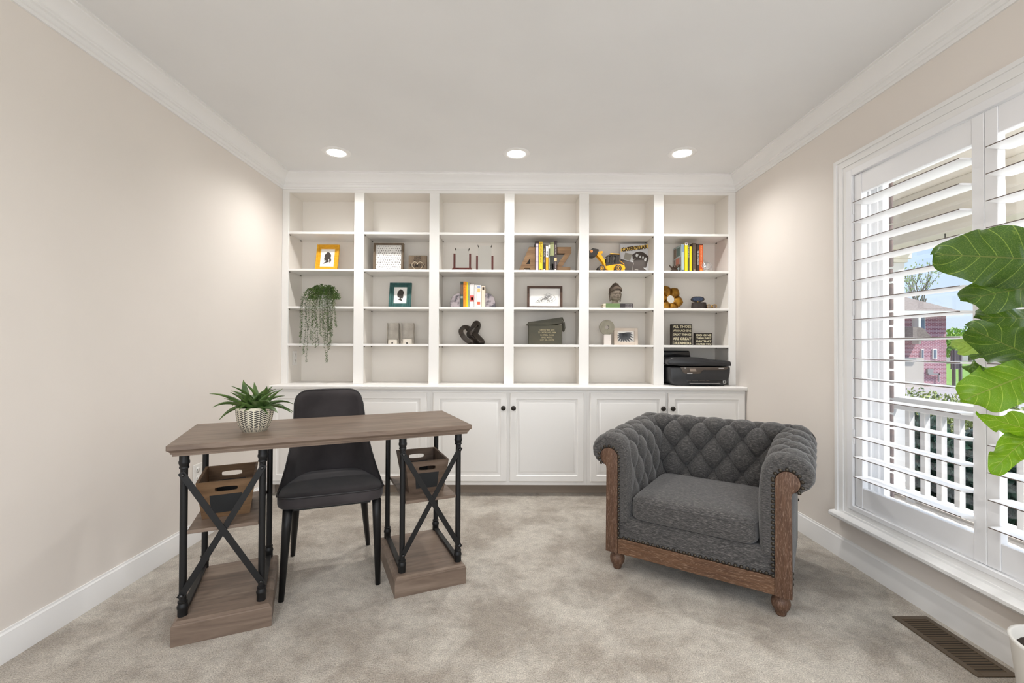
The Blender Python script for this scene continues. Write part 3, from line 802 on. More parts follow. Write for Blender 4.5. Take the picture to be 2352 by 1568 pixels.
# ------------------------------------------------------------------ potted succulent on the desk
pb = at(585, 993, 'Z', DH); dv_ = Vector((pb.x, pb.y, 0)).normalized(); pc_ = pb+dv_*.044
pt = thing('potted_plant', 'leafy green succulent in a black and white herringbone pot on the desk', 'plant', (pc_.x, pc_.y, DH), (0, 0, .3))
def herring():
    m = bpy.data.materials.new('herringbone_glaze'); m.use_nodes = True
    n = m.node_tree.nodes; l = m.node_tree.links.new; b = n['Principled BSDF']; b.inputs['Roughness'].default_value = .45
    uv = n.new('ShaderNodeUVMap'); sx = n.new('ShaderNodeSeparateXYZ'); l(uv.outputs[0], sx.inputs[0])
    def M(op, a, b_=None):
        q = n.new('ShaderNodeMath'); q.operation = op
        for i, w in enumerate((a, b_)):
            if w is None: continue
            if isinstance(w, (int, float)): q.inputs[i].default_value = w
            else: l(w, q.inputs[i])
        return q.outputs[0]
    u = M('MULTIPLY', sx.outputs['X'], 22.0)                     # zigzag columns
    tri = M('PINGPONG', u, 1.0)
    v = M('ADD', M('MULTIPLY', sx.outputs['Y'], 17.0), M('MULTIPLY', tri, -1.1))
    fr = M('FRACT', v); st = M('LESS_THAN', fr, .56)
    edge = M('ABSOLUTE', M('SUBTRACT', tri, .5)); col = M('LESS_THAN', edge, .44)
    rim = M('MULTIPLY', M('LESS_THAN', sx.outputs['Y'], .94), M('GREATER_THAN', sx.outputs['Y'], .07))
    k = M('MULTIPLY', M('MULTIPLY', st, col), rim)
    x = n.new('ShaderNodeMix'); x.data_type = 'RGBA'; x.inputs['A'].default_value = lin(226, 220, 200); x.inputs['B'].default_value = lin(46, 42, 40)
    l(k, x.inputs['Factor']); l(x.outputs['Result'], b.inputs['Base Color'])
    return m
prof = [(.050, 0), (.054, .004), (.066, .022), (.076, .048), (.0815, .078), (.083, .105)]
prof = [(r*.88, h*.97) for r, h in prof]
def pot_fn(a, b):
    i = b*(len(prof)-1); j = min(int(i), len(prof)-2); f = i-j
    # Catmull-like smoothing through linear blend is enough at this size
    r = prof[j][0]*(1-f)+prof[j+1][0]*f; h = prof[j][1]*(1-f)+prof[j+1][1]*f
    return (r*cos(2*pi*a), r*sin(2*pi*a), h)
pm = MB().grid(pot_fn, 64, 20, uv=True)
pm.lathe([(r*.88, h*.97) for r, h in [(.083, .105), (.0815, .108), (.078, .107), (.076, .098), (.072, .085), (.0005, .085)]], 64, caps=False)
pm.add([(.044*cos(2*pi*k/64), .044*sin(2*pi*k/64), 0) for k in range(64)], [tuple(range(64))[::-1]])
pm.build('pot', herring(), pt)
MB().lathe([(.0625, .0830), (.045, .088), (.0005, .091)], 24, caps=False).build('soil', mat('dark_soil', lin(50, 42, 34), .95), pt)
M_SUCC = mat('succulent_leaf', lin(58, 84, 42), .4, col2=lin(96, 122, 62), scale=14, spec=.5)
rnd = random.Random(4)
def blade(mb, base, azim, elev, ln, w, curl):
    """fleshy pointed leaf: keeled cross-section, closed"""
    ca, sa = cos(azim), sin(azim)
    def ctr(t):
        e = elev-curl*t*t
        r = ln*t*cos(elev-curl*t*.6); z = ln*t*sin(elev-curl*t*.6)
        return Vector((base[0]+ca*r, base[1]+sa*r, base[2]+z))
    side = Vector((-sa, ca, 0))
    def f(a, b):
        t = b; c = ctr(t); d = (ctr(min(t+.02, 1.02))-ctr(t-.02)).normalized(); up = side.cross(d)*-1
        hw = w*(min(1, t*5+.45))*max(0.0, 1-t**2.2)
        an = 2*pi*a
        x = cos(an); y = sin(an)
        return c+side*hw*x+up*(hw*.55*x*x+.18*hw*y+.0008*y)
    mb.grid(f, 10, 9)
heads = [(-.032, -.008), (.030, .012), (.0, .032), (.016, -.030)]
leaf_specs = []
for hx_, hy_ in heads:
    n0 = 11
    for k in range(n0):
        az = 2*pi*k/n0+rnd.uniform(-.3, .3); inner = k % 3
        leaf_specs.append(((hx_+.006*cos(az), hy_+.006*sin(az), .090), az, rnd.uniform(.40, .95) if inner else rnd.uniform(1.0, 1.45), rnd.uniform(.105, .150), rnd.uniform(.015, .021), rnd.uniform(.2, 1.3)))
for sp_ in leaf_specs:
    mb = MB(); blade(mb, *sp_); mb.build('leaf', M_SUCC, pt)

# ------------------------------------------------------------------ desk chair (velvet)
M_VELVET = mat('charcoal_velvet', lin(66, 61, 62), .7, col2=lin(44, 40, 41), scale=4, sheen=.15, spec=.2)
M_PIPE = mat('charcoal_piping', lin(44, 42, 43), .6)
ch = thing('desk_chair', 'charcoal velvet dining chair with black tapered legs tucked behind the desk', 'chair', (-.8785, 2.287, 0), (0, 0, radians(21.1)))
# seat: front at y=-.25, back at y=.20
def seat_outline(a, ins=0.0):
    an = 2*pi*a; x = cos(an); y = sin(an)
    e = .32
    sx = (abs(x)**e)*(1 if x >= 0 else -1); sy = (abs(y)**e)*(1 if y >= 0 else -1)
    hw = .222-.012*sy
    return (sx*(hw-ins)-.0, -.03+sy*(.222-ins))
def seat_fn(prof):
    def f(a, b):
        i = b*(len(prof)-1); j = min(int(i), len(prof)-2); t = i-j
        ins = prof[j][0]*(1-t)+prof[j+1][0]*t; z = prof[j][1]*(1-t)+prof[j+1][1]*t
        x, y = seat_outline(a, ins)
        return (x, y, z)
    return f
MB().grid(seat_fn([(.20, .392), (.02, .392), (.004, .398), (0, .410), (0, .440), (.006, .448), (.03, .457), (.08, .463), (.14, .465), (.20, .4655)]), 72, 32).add([(*seat_outline(k/72, .20), .4655) for k in range(72)], [tuple(range(72))], True).build('seat', M_VELVET, ch, weld=True)
MB().tube([(*seat_outline(k/72, .001), .4465) for k in range(72)], .0042, 8, closed=True).build('seat_piping', M_PIPE, ch)
def back_pt(s, t, off):
    """s in -1..1 across, t 0..1 upward; off = offset along the outward (rear) normal"""
    z = .425+t*.447
    if t > .86: pass
    w = .170+.015*(1-t)+.050*(1-t)**3
    wrap = .27*(1-min(1, t/.62))**1.35+.035
    yb = .175+.085*t
    x = s*w
    y = yb-wrap*abs(s)**3.2
    # round the two top corners
    k = min(1.0, max(0.0, (abs(s)-.62)/.38)); z -= .062*(1-sqrt(max(0, 1-k*k)))*(t**7)
    z -= .004*(s*s)*t**6
    d = 3.2*wrap*abs(s)**2.2*(1 if s >= 0 else -1)
    nx, ny = d, w; ln = sqrt(nx*nx+ny*ny); nx /= ln; ny /= ln
    return Vector((x+nx*off-.018*t, y+ny*off, z))
def back_shell(a, b):
    # loop around the padded cross-section: front face, rounded edge, rear face
    th = .021
    return None
NU, NV = 72, 36
sh = MB()
def fr_(a, b):
    s, t = a*2-1, b
    e = min(1.0, (1-abs(s))*9)**.5*min(1.0, (1-t)*12+.001)**.5
    return back_pt(s, t, -.020*e)
def rr_(a, b):
    s, t = a*2-1, b
    e = min(1.0, (1-abs(s))*9)**.5*min(1.0, (1-t)*12+.001)**.5
    return back_pt(s, t, .020*e)
sh.grid(fr_, NU, NV); sh.grid(rr_, NU, NV)
sh.build('backrest', M_VELVET, ch, angle=60, weld=True)
ed = [back_pt(-1, k/24, 0) for k in range(25)]+[back_pt(-1+2*k/40, 1, 0) for k in range(1, 40)]+[back_pt(1, 1-k/24, 0) for k in range(25)]
MB().tube(ed, .0042, 8).build('back_piping', M_PIPE, ch)
fl = [((-.182, -.205), (-.2026, -.230)), ((.196, -.205), (.2026, -.230)), ((-.165, .12), (-.1906, .2294)), ((.150, .12), (.1906, .2294))]
for (x0, y0), (x1, y1) in fl:
    MB().tube([(x0, y0, .3915), (x0*.8+x1*.2, y0*.8+y1*.2, .31), (x1, y1, 0)], [.0205, .0195, .0115], 18).build('leg', M_BLACK, ch)
MB().box(-.17, .17, -.19, -.16, .372, .3915).box(-.15, .14, .10, .13, .372, .3915).build('seat_rail', M_BLACK, ch)

# ------------------------------------------------------------------ chesterfield armchair
def fabric():
    m = bpy.data.materials.new('heathered_grey_linen'); m.use_nodes = True
    n = m.node_tree.nodes; l = m.node_tree.links.new; b = n['Principled BSDF']
    b.inputs['Roughness'].default_value = .92; b.inputs['Specular IOR Level'].default_value = .15; b.inputs['Sheen Weight'].default_value = .25
    t = n.new('ShaderNodeTexCoord'); mp = n.new('ShaderNodeMapping'); mp.inputs['Scale'].default_value = (.13, .5, 1)
    l(t.outputs['Object'], mp.inputs[0])
    z = n.new('ShaderNodeTexNoise'); z.inputs['Scale'].default_value = 480; z.inputs['Detail'].default_value = 5; z.inputs['Roughness'].default_value = .7
    l(mp.outputs[0], z.inputs['Vector'])
    r = n.new('ShaderNodeValToRGB'); e = r.color_ramp.elements
    e[0].position = .32; e[0].color = lin(46, 45, 46); e[1].position = .72; e[1].color = lin(134, 130, 126)
    q = e.new(.52); q.color = lin(78, 76, 75)
    l(z.outputs['Fac'], r.inputs[0]); l(r.outputs[0], b.inputs['Base Color'])
    w = n.new('ShaderNodeTexNoise'); w.inputs['Scale'].default_value = 900; l(t.outputs['Object'], w.inputs['Vector'])
    bp = n.new('ShaderNodeBump'); bp.inputs['Strength'].default_value = .25; bp.inputs['Distance'].default_value = .002
    l(w.outputs['Fac'], bp.inputs['Height']); l(bp.outputs[0], b.inputs['Normal'])
    return m
M_FAB = fabric()
M_OAKV = wood('limed_oak_vertical', lin(72, 48, 36), lin(88, 62, 46), lin(104, 76, 58), 'z', 14, .55, wash=lin(146, 122, 104))
M_OAKH = wood('limed_oak_horizontal', lin(76, 50, 34), lin(94, 66, 46), lin(112, 80, 56), 'x', 11, .55, wash=lin(150, 124, 102))
M_NAIL = mat('antique_brass_nail', lin(74, 68, 60), .35, metal=.8)
M_BTN = M_FAB
ac = thing('armchair', 'grey tufted roll-arm armchair with limed wood frame and nailhead trim', 'armchair', (.8204, 2.069, 0), (0, 0, atan2(-.5655, .825)))
DEP = .74   # full depth
# feet
for x, y in ((-.356, .045), (.356, .045), (-.34, DEP-.06), (.34, DEP-.06)):
    f = MB().lathe([(.017, 0), (.021, .008), (.021, .014), (.026, .022), (.034, .036), (.037, .052), (.034, .066), (.026, .074), (.028, .078), (.028, .0925)], 24).build('foot', M_OAKV, ac)
    f.location = (x, y, 0)
# front posts with a rounded head leaning outwards
def post_outline(s):
    c = (.383, .563); r = .045; pts = [(.338, .093), (.338, .563)]
    for k in range(1, 21):
        a = pi-(pi+radians(52))*k/20; pts.append((c[0]+r*cos(a), c[1]+r*sin(a)))
    pts += [(.398, .518), (.396, .50), (.399, .093)]
    return [(s*x, z) for x, z in pts]
for s in (-1, 1):
    MB().prism(post_outline(s), -.004, .055, 'xz', .002).build('front_post', M_OAKV, ac, angle=30)
MB().box(-.3375, .3375, 0, .03, .093, .167, .002).build('front_rail', M_OAKH, ac)
for s in (-1, 1):
    MB().box(s*.345-.02, s*.345+.02, DEP-.09, DEP-.03, .093, .50, .002).build('rear_post', M_OAKV, ac)
MB().box(-.337, .337, .006, .05, .1675, .276, .006, 2).build('front_apron', M_FAB, ac)
MB().box(-.325, .325, .051, DEP-.05, .10, .274).build('seat_deck', M_FAB, ac)

def tuft(a, b):
    """pillow height in lattice coordinates: buttons where a and b are both whole"""
    return (abs(sin(pi*a))*abs(sin(pi*b)))**.42
def crease(a, b, w=.06):
    da = abs(a-round(a)); db = abs(b-round(b))
    return max(0, 1-da/w)+max(0, 1-db/w)
# arm roll section, from the inner foot over the roll to underneath; (x, z)
SEC = [(.284, .255), (.279, .30), (.2765, .36), (.2755, .42), (.2755, .47), (.277, .515), (.280, .555), (.286, .598), (.299, .634), (.320, .660), (.348, .675), (.380, .679),
       (.413, .674), (.443, .660), (.467, .636), (.479, .605), (.477, .572), (.461, .546), (.437, .530), (.408, .522)]
def arc_len(P):
    L_ = [0]
    for i in range(1, len(P)): L_.append(L_[-1]+sqrt((P[i][0]-P[i-1][0])**2+(P[i][1]-P[i-1][1])**2))
    return L_
SL = arc_len(SEC)
def sec_at(q):
    """point and outward normal at parameter q (0..1) of the arm section"""
    d = q*SL[-1]; i = 0
    while i < len(SL)-2 and SL[i+1] < d: i += 1
    f = (d-SL[i])/(SL[i+1]-SL[i])
    def tan(j):
        a = SEC[max(j-1, 0)]; b = SEC[min(j+1, len(SEC)-1)]; v = Vector((b[0]-a[0], b[1]-a[1])); return v.normalized()
    p = Vector(SEC[i]).lerp(Vector(SEC[i+1]), f); t = (tan(i)*(1-f)+tan(i+1)*f).normalized()
    return p, Vector((-t.y, t.x))
ROLLY = .665
def arm_fn(s):
    def f(q, b):
        p, n = sec_at(q)
        y = .030+b*ROLLY
        d = q*SL[-1]
        # diamond lattice: rows .115 apart along the section, columns .115 apart along y
        A = (d-.115)/.20+(y-.04)/.145; B = (d-.115)/.20-(y-.04)/.145
        on = min(1, max(0, (d-.06)/.05))*min(1, max(0, (.66-d)/.10))*min(1, max(0, (y-.035)/.05))
        h = tuft(A, B)
        dep = -.018*(1-h)*on-.010*min(1, crease(A, B, .05))*on-.017*math.exp(-((A-round(A))**2+(B-round(B))**2)/.03)*on
        dep += .010*on*(h-.5)
        z = p.y+n.y*dep+.022*b*min(1, d/.3)
        return (s*(p.x+n.x*dep), y, z)
    return f
arm_buttons = []
for s in (-1, 1):
    mb = MB(); mb.grid(arm_fn(s), 96, 84)
    arm = mb.build('arm', M_FAB, ac)
    # rounded front facing of the roll with gathered pleats, running round the post head
    N = 120
    head = post_outline(1)
    inner = []
    c = Vector((.383, .563))
    def q_in(q):
        # path hugging the wooden post, slightly outside it
        d = q*SL[-1]
        if d < .30: return Vector((.3375, .255+(d/.30)*.308))
        a = pi-(pi+radians(52))*min(1, (d-.30)/(SL[-1]-.30)); return c+Vector((cos(a), sin(a)))*.0465
    def facing(q, b):
        p, n = sec_at(q); i = q_in(q); d = q*SL[-1]
        w = p.lerp(i, b)
        bul = sin(pi*min(1, b*1.0))*.012
        pl = .0035*sin(d*190)*min(1, max(0, (d-.30)/.05))*min(1, b*3)*(1-b*.6)
        y = .030-.034*min(1, (b/.28))**.5+pl
        if b > .8: y += (b-.8)*.03
        return (s*w.x, y, w.y)
    MB().grid(facing, N, 14).build('arm_facing', M_FAB, ac)
    # outer side panel
    MB().prism([(.05, .10), (.05, .515), (DEP-.06, .540), (DEP-.06, .45), (DEP-.03, .30), (DEP-.045, .10)], min(s*.372, s*.394), max(s*.372, s*.394), 'yz', .006).build('side_panel', M_FAB, ac, angle=40)
    # arm core between the faces, so the arm is solid
    MB().box(min(s*.292, s*.372), max(s*.292, s*.372), .03, DEP-.06, .256, .53).build('arm_core', M_FAB, ac)
    # closed rear end of the roll
    vs = []
    for q in range(41):
        p, n = sec_at(q/40); vs.append((s*p.x, .030+ROLLY, p.y+.022*min(1, q/40*SL[-1]/.3)))
    MB().add(vs, [tuple(range(41))]).build('arm_end', M_FAB, ac)
# back: section in (y, z) swept along x between the arms
BSEC = [(.545, .27), (.535, .34), (.532, .42), (.536, .50), (.545, .57), (.556, .63), (.572, .675), (.598, .703), (.632, .712), (.668, .703), (.695, .68), (.707, .645), (.700, .61), (.685, .595)]
BL = arc_len(BSEC)
def bsec_at(q):
    d = q*BL[-1]; i = 0
    while i < len(BL)-2 and BL[i+1] < d: i += 1
    f = (d-BL[i])/(BL[i+1]-BL[i])
    def tan(j):
        a = BSEC[max(j-1, 0)]; b = BSEC[min(j+1, len(BSEC)-1)]; return Vector((b[0]-a[0], b[1]-a[1])).normalized()
    p = Vector(BSEC[i]).lerp(Vector(BSEC[i+1]), f); t = (tan(i)*(1-f)+tan(i+1)*f).normalized()
    return p, Vector((-t.y, t.x))
BDX, BDZ, BD0 = .144, .098, .160   # half lattice steps: buttons at x = k*BDX/..., rows along the section
def back_fn(a, b):
    x = -.365+.73*a; p, n = bsec_at(b); d = b*BL[-1]
    A = (d-BD0)/(2*BDZ)+x/BDX; B = (d-BD0)/(2*BDZ)-x/BDX
    on = min(1, max(0, (d-.06)/.06))*min(1, max(0, (.60-d)/.10))
    fade = 1 if d < .36 else max(.35, 1-(d-.36)/.2)
    h = tuft(A, B)
    q = sqrt((A-round(A))**2+(B-round(B))**2)
    dep = (-.018*(1-h)-.010*min(1, crease(A, B, .05))-.024*math.exp(-(q/.17)**2))*on*fade+.012*on*(h-.5)
    return (x, p.x-n.x*0+(-abs(n.x) if False else n.x)*dep, p.y+n.y*dep)
MB().grid(back_fn, 160, 96).build('backrest', M_FAB, ac)
MB().box(-.335, .335, .60, DEP-.01, .10, .60, .01).build('back_panel', M_FAB, ac)
# buttons on the back: rows where A and B are whole numbers
btn_me = None
for r in range(0, 3):
    d = BD0+r*BDZ*1.0
    if d > .40: continue
    for k in range(-4, 5):
        # A = r/2 + x/BDX, B = r/2 - x/BDX whole
        x = (k+(.5 if r % 2 else 0))*BDX
        if abs(x) > .27: continue
        p, n = bsec_at(d/BL[-1])
        if btn_me is None:
            o = MB().ball((0, 0, 0), .0125, 8, (1, .6, 1)).build('button', M_FAB, ac); btn_me = o.data
        else: o = link('button', btn_me, None, ac)
        o.location = (x, p.x+n.x*-.049, p.y+n.y*-.049)
# seat cushion
def cush_outline(a, ins):
    an = 2*pi*a; x = cos(an); y = sin(an); e = .17
    return ((abs(x)**e)*(1 if x >= 0 else -1)*(.276-ins), .268+(abs(y)**e)*(1 if y >= 0 else -1)*(.278-ins))
CPR = [(.22, .2765), (.03, .2765), (.010, .280), (.002, .289), (0, .302), (.001, .350), (.004, .368), (.011, .380), (.024, .388), (.06, .394), (.12, .3975), (.20, .3995), (.235, .400)]
def cush(a, b):
    i = b*(len(CPR)-1); j = min(int(i), len(CPR)-2); t = i-j
    x, y = cush_outline(a, CPR[j][0]*(1-t)+CPR[j+1][0]*t)
    return (x, y, CPR[j][1]*(1-t)+CPR[j+1][1]*t)
MB().grid(cush, 128, 36).add([(*cush_outline(k/128, .235), .400) for k in range(128)], [tuple(range(128))], True).build('seat_cushion', M_FAB, ac, weld=True)
MB().tube([(*cush_outline(k/128, .0035), .3665) for k in range(128)], .0022, 6, closed=True).build('cushion_welt', M_FAB, ac)
# nailheads
nail_me = None
def nail(x, y, z, ax='y'):
    global nail_me
    if nail_me is None:
        o = MB().lathe([(.0078, 0), (.0074, -.0022), (.0055, -.0044), (.003, -.0056), (.0003, -.006)], 12, axis='y').build('nailhead', M_NAIL, ac); nail_me = o.data
    else: o = link('nailhead', nail_me, None, ac)
    o.location = (x, y, z)
    if ax == 'x': o.rotation_euler = (0, 0, radians(90))
    return o
for s in (-1, 1):
    for k in range(19): nail(s*.331, -.004, .174+k*.0218)
    for k in range(9):
        a = pi-radians(10)-(pi+radians(30))*k/8
        nail(s*(.383+.0535*cos(a)), -.003, .563+.0535*sin(a))
    for k in range(6): nail(s*.3965, DEP-.19+k*.022, .515-k*.040, 'x')
    for k in range(3): nail(s*.3965, .075, .125+k*.022, 'x')
for k in range(1, 28): nail(-.331+k*.662/28, .0055, .174)

# ------------------------------------------------------------------ floor vent and wall outlet
M_VENT = mat('bronze_register', lin(96, 82, 66), .45, metal=.3)
M_DARK = mat('duct_dark', lin(20, 16, 12), .9)
fv = thing('floor_vent', 'brown metal floor register set in the carpet below the window', 'vent', (1.662, 1.714, 0))
w, h = .072, .172
fm = MB().box(-w, -w+.022, -h, h, .0006, .005, .001).box(w-.022, w, -h, h, .0006, .005, .001).box(-w+.022, w-.022, -h, -h+.02, .0006, .005, .001).box(-w+.022, w-.022, h-.02, h, .0006, .005, .001)
fm.build('frame', M_VENT, fv)
MB().box(-w+.02, w-.02, -h+.018, h-.018, .0004, .0012).build('duct', M_DARK, fv)
fin_me = None
for k in range(22):
    y = -h+.026+k*(2*h-.052)/21
    if fin_me is None:
        o = MB().add([(-w+.021, -.0028, .0016), (w-.021, -.0028, .0016), (w-.021, .0028, .0044), (-w+.021, .0028, .0044), (-w+.021, -.0016, .0014), (w-.021, -.0016, .0014), (w-.021, .0038, .004), (-w+.021, .0038, .004)],
                     [(0, 1, 2, 3), (7, 6, 5, 4), (0, 4, 5, 1), (2, 6, 7, 3)]).build('fin', M_VENT, fv); fin_me = o.data
    else: o = link('fin', fin_me, None, fv)
    o.location = (0, y, 0)
M_PLATE = mat('white_plastic_plate', lin(232, 230, 226), .35)
def outlet(label, loc, rz):
    t = thing('wall_outlet', label, 'outlet', loc, (0, 0, rz))
    MB().box(-.035, .035, -.006, -.0005, -.057, .057, .002).build('cover_plate', M_PLATE, t)
    for z in (-.024, .024):
        s = MB().lathe([(.0165, -.006), (.0165, -.0075), (.0004, -.0076)], 20, c=(0, 0, z), axis='y').build('socket', M_PLATE, t)
        MB().box(-.008, -.006, -.0082, -.0074, z-.002, z+.007).box(.006, .008, -.0082, -.0074, z-.002, z+.007).build('slot', M_DARK, s)
    return t
q = at(452, 1088, 'X', XL)
outlet('white wall outlet low on the wall behind the left crate', (XL, q.y, q.z), radians(90))
q = at(676, 822, 'X', BX0-.012)
outlet('white outlet inside the bookcase below the trailing plant', (BX0-.012, min(q.y, 3.70), q.z), radians(90))

# ------------------------------------------------------------------ fiddle leaf fig by the window
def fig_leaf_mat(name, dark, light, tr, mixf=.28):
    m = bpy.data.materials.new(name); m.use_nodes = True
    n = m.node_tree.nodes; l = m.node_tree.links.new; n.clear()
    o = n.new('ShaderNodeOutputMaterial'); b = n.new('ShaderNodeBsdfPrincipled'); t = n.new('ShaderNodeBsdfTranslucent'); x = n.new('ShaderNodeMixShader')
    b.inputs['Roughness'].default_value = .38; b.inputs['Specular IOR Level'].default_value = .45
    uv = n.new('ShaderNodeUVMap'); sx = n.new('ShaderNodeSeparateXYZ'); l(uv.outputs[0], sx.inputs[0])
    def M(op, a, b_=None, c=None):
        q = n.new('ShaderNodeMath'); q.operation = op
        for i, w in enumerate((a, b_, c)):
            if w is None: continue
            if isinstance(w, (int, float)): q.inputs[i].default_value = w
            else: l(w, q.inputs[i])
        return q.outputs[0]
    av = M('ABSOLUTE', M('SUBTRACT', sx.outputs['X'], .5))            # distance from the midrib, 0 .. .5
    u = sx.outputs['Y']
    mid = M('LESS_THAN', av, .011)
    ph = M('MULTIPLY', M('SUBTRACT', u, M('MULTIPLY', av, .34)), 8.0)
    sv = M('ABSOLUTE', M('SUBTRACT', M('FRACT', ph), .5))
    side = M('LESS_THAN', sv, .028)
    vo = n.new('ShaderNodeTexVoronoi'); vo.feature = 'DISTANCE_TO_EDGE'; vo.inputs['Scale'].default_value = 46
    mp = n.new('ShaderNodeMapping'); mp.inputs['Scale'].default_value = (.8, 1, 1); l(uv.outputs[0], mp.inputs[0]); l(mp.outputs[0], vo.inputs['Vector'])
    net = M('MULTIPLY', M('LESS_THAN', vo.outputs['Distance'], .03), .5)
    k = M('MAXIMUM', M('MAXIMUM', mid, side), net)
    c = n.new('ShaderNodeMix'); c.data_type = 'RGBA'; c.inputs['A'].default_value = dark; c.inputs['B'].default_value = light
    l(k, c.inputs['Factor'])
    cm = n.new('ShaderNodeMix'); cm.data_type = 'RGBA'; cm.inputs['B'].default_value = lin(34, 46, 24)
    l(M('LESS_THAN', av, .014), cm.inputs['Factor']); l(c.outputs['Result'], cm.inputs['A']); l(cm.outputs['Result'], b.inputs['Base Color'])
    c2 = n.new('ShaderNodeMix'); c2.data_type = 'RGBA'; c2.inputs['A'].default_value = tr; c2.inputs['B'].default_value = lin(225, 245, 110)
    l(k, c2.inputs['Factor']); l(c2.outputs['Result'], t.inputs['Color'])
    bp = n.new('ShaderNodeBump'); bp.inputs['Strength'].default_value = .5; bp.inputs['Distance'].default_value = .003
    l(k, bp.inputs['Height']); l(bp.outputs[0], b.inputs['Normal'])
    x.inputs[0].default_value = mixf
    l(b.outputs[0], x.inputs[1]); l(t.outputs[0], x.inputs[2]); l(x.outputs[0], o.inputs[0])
    return m
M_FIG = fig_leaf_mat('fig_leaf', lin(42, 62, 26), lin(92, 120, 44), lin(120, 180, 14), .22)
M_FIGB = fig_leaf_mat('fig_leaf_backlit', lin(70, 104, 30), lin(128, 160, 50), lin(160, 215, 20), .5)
M_FIGN = fig_leaf_mat('fig_leaf_new', lin(140, 168, 84), lin(180, 200, 110), lin(190, 225, 90))
M_STEM = mat('fig_stem', lin(74, 82, 48), .6, col2=lin(98, 92, 66), scale=30)
PX, PY = 1.615, 1.30
fg = thing('fiddle_leaf_fig', 'tall potted fiddle leaf fig with big veined leaves in front of the shutters', 'plant', (PX, PY, 0))
def fig_leaf(base, tip, wid, roll, m=M_FIG, cup=.12, wave=.016, droop=.03, seed=0):
    b0, t0 = Vector(base), Vector(tip); ax = (t0-b0); ln = ax.length; d = ax.normalized()
    view = ((b0+t0)/2-CAM).normalized()
    side = d.cross(view).normalized(); nrm = side.cross(d).normalized()
    R = Matrix.Rotation(radians(roll), 3, d); side = R @ side; nrm = R @ nrm
    rnd = random.Random(seed); ph = rnd.uniform(0, 6)
    def f(a, b):
        s = a*2-1; t = b
        # fiddle outline: narrow waist near the stalk, widest past the middle, blunt tip
        w = wid/2*(max(0, sin(pi*min(1, t**.80)))**.5)*(.62+.38*min(1, max(0, (t-.15)/.40)))
        w *= .97+.03*sin(t*9+ph)
        if t < .05: w = wid/2*.25*(t/.05)+.0015
        wv = wave*(abs(s)**2)*sin(t*15+ph+(1.5 if s > 0 else 0))
        edge = 1+.05*sin(t*21+ph*2+(2 if s > 0 else 0))*abs(s)
        p = b0+d*(ln*t)+side*(s*w*edge)
        p += nrm*(cup*w*s*s+wv-droop*sin(pi*t)*.6)
        quilt = .0022*abs(sin(pi*8*(t-abs(s)*.17)))*(1-abs(s)**4)
        p += nrm*quilt
        return p-Vector((PX, PY, 0))
    mb = MB().grid(f, 24, 60, uv=True)
    o = mb.build('leaf', m, fg)
    # stalk and raised midrib behind
    return o
def pxw(u, v, Y): return at(u, v, 'Y', Y)
FL = [  # base pixel, tip pixel, depths, width, roll, material
    ((2440, 600, 1.30), (2148, 584, 1.27), .190, 6, M_FIG), ((2430, 655, 1.33), (2206, 690, 1.30), .135, 22, M_FIG),
    ((2440, 842, 1.30), (2224, 752, 1.27), .140, -14, M_FIG), ((2285, 800, 1.36), (2179, 794, 1.36), .060, 10, M_FIGN),
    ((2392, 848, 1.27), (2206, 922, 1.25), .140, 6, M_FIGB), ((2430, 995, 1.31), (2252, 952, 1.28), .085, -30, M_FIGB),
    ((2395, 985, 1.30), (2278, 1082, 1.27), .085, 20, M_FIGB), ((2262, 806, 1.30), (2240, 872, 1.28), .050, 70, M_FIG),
    ((2430, 745, 1.36), (2236, 728, 1.33), .110, 30, M_FIG)]
for i, ((u0, v0, y0), (u1, v1, y1), wd, rl_, m) in enumerate(FL):
    b0 = pxw(u0, v0, y0); b0.y = y0
    o = fig_leaf(b0, pxw(u1, v1, y1), wd, rl_, m, seed=i)
    tr = Vector((PX, PY, b0.z-.04))
    MB().tube([Vector((0, 0, b0.z-.05)), (b0-Vector((PX, PY, 0))+Vector((0, 0, b0.z-.05)))/2-Vector((0, 0, .008)) if False else (b0-Vector((PX, PY, 0)))*.5+Vector((0, 0, (b0.z-.05)*.5)), b0-Vector((PX, PY, 0))], .0032, 6).build('leaf_stalk', M_STEM, fg)
# leaves turned away from the room, beyond the frame
rnd = random.Random(9)
for i in range(9):
    z = .85+i*.085; az = 2.4*i+.4
    dx_, dy_ = cos(az), sin(az)
    if PX+dx_*.26 > 1.70: dx_ = .05
    b0 = Vector((PX+dx_*.03, PY-.05, z)); tp = Vector((PX+max(-.02, dx_*.10)+.02, PY-.12-abs(dy_)*.17, z+.06))
    fig_leaf(b0, tp, .13, rnd.uniform(-40, 40), seed=30+i)
    q = b0-Vector((PX, PY, 0)); MB().tube([Vector((0, 0, z-.05)), q*.5+Vector((0, 0, (z-.05)*.5)), q], .0032, 6).build('leaf_stalk', M_STEM, fg)
MB().tube([(0, 0, .24), (.01, 0, .6), (-.008, .005, 1.0), (.004, 0, 1.42)], [.014, .012, .010, .006], 10).build('trunk', M_STEM, fg)
MB().lathe([(.09, 0), (.10, .01), (.125, .24), (.128, .25), (.118, .25), (.112, .22), (.0005, .22)], 36, caps=True).build('pot', mat('white_ceramic_pot', lin(225, 222, 216), .4), fg)
MB().lathe([(.111, .2205), (.0005, .235)], 24, caps=False).build('soil', _mats['dark_soil'], fg)
# ------------------------------------------------------------------ things on the shelves
def SZ(row): return SHELF_Z[row]          # row 3 = upper objects, 2, 1, 0 = counter
PXM = lambda Y: (Y)/FPX                     # metres per photo pixel at depth Y (optical axis nearly along +y)
def ux(u, Y): return at(u, 700, 'Y', Y).x
def vz(u, v, Y): return at(u, v, 'Y', Y).z
def ptY(u, v, Y):
    p = at(u, v, 'Y', Y); return (p.x, p.z)

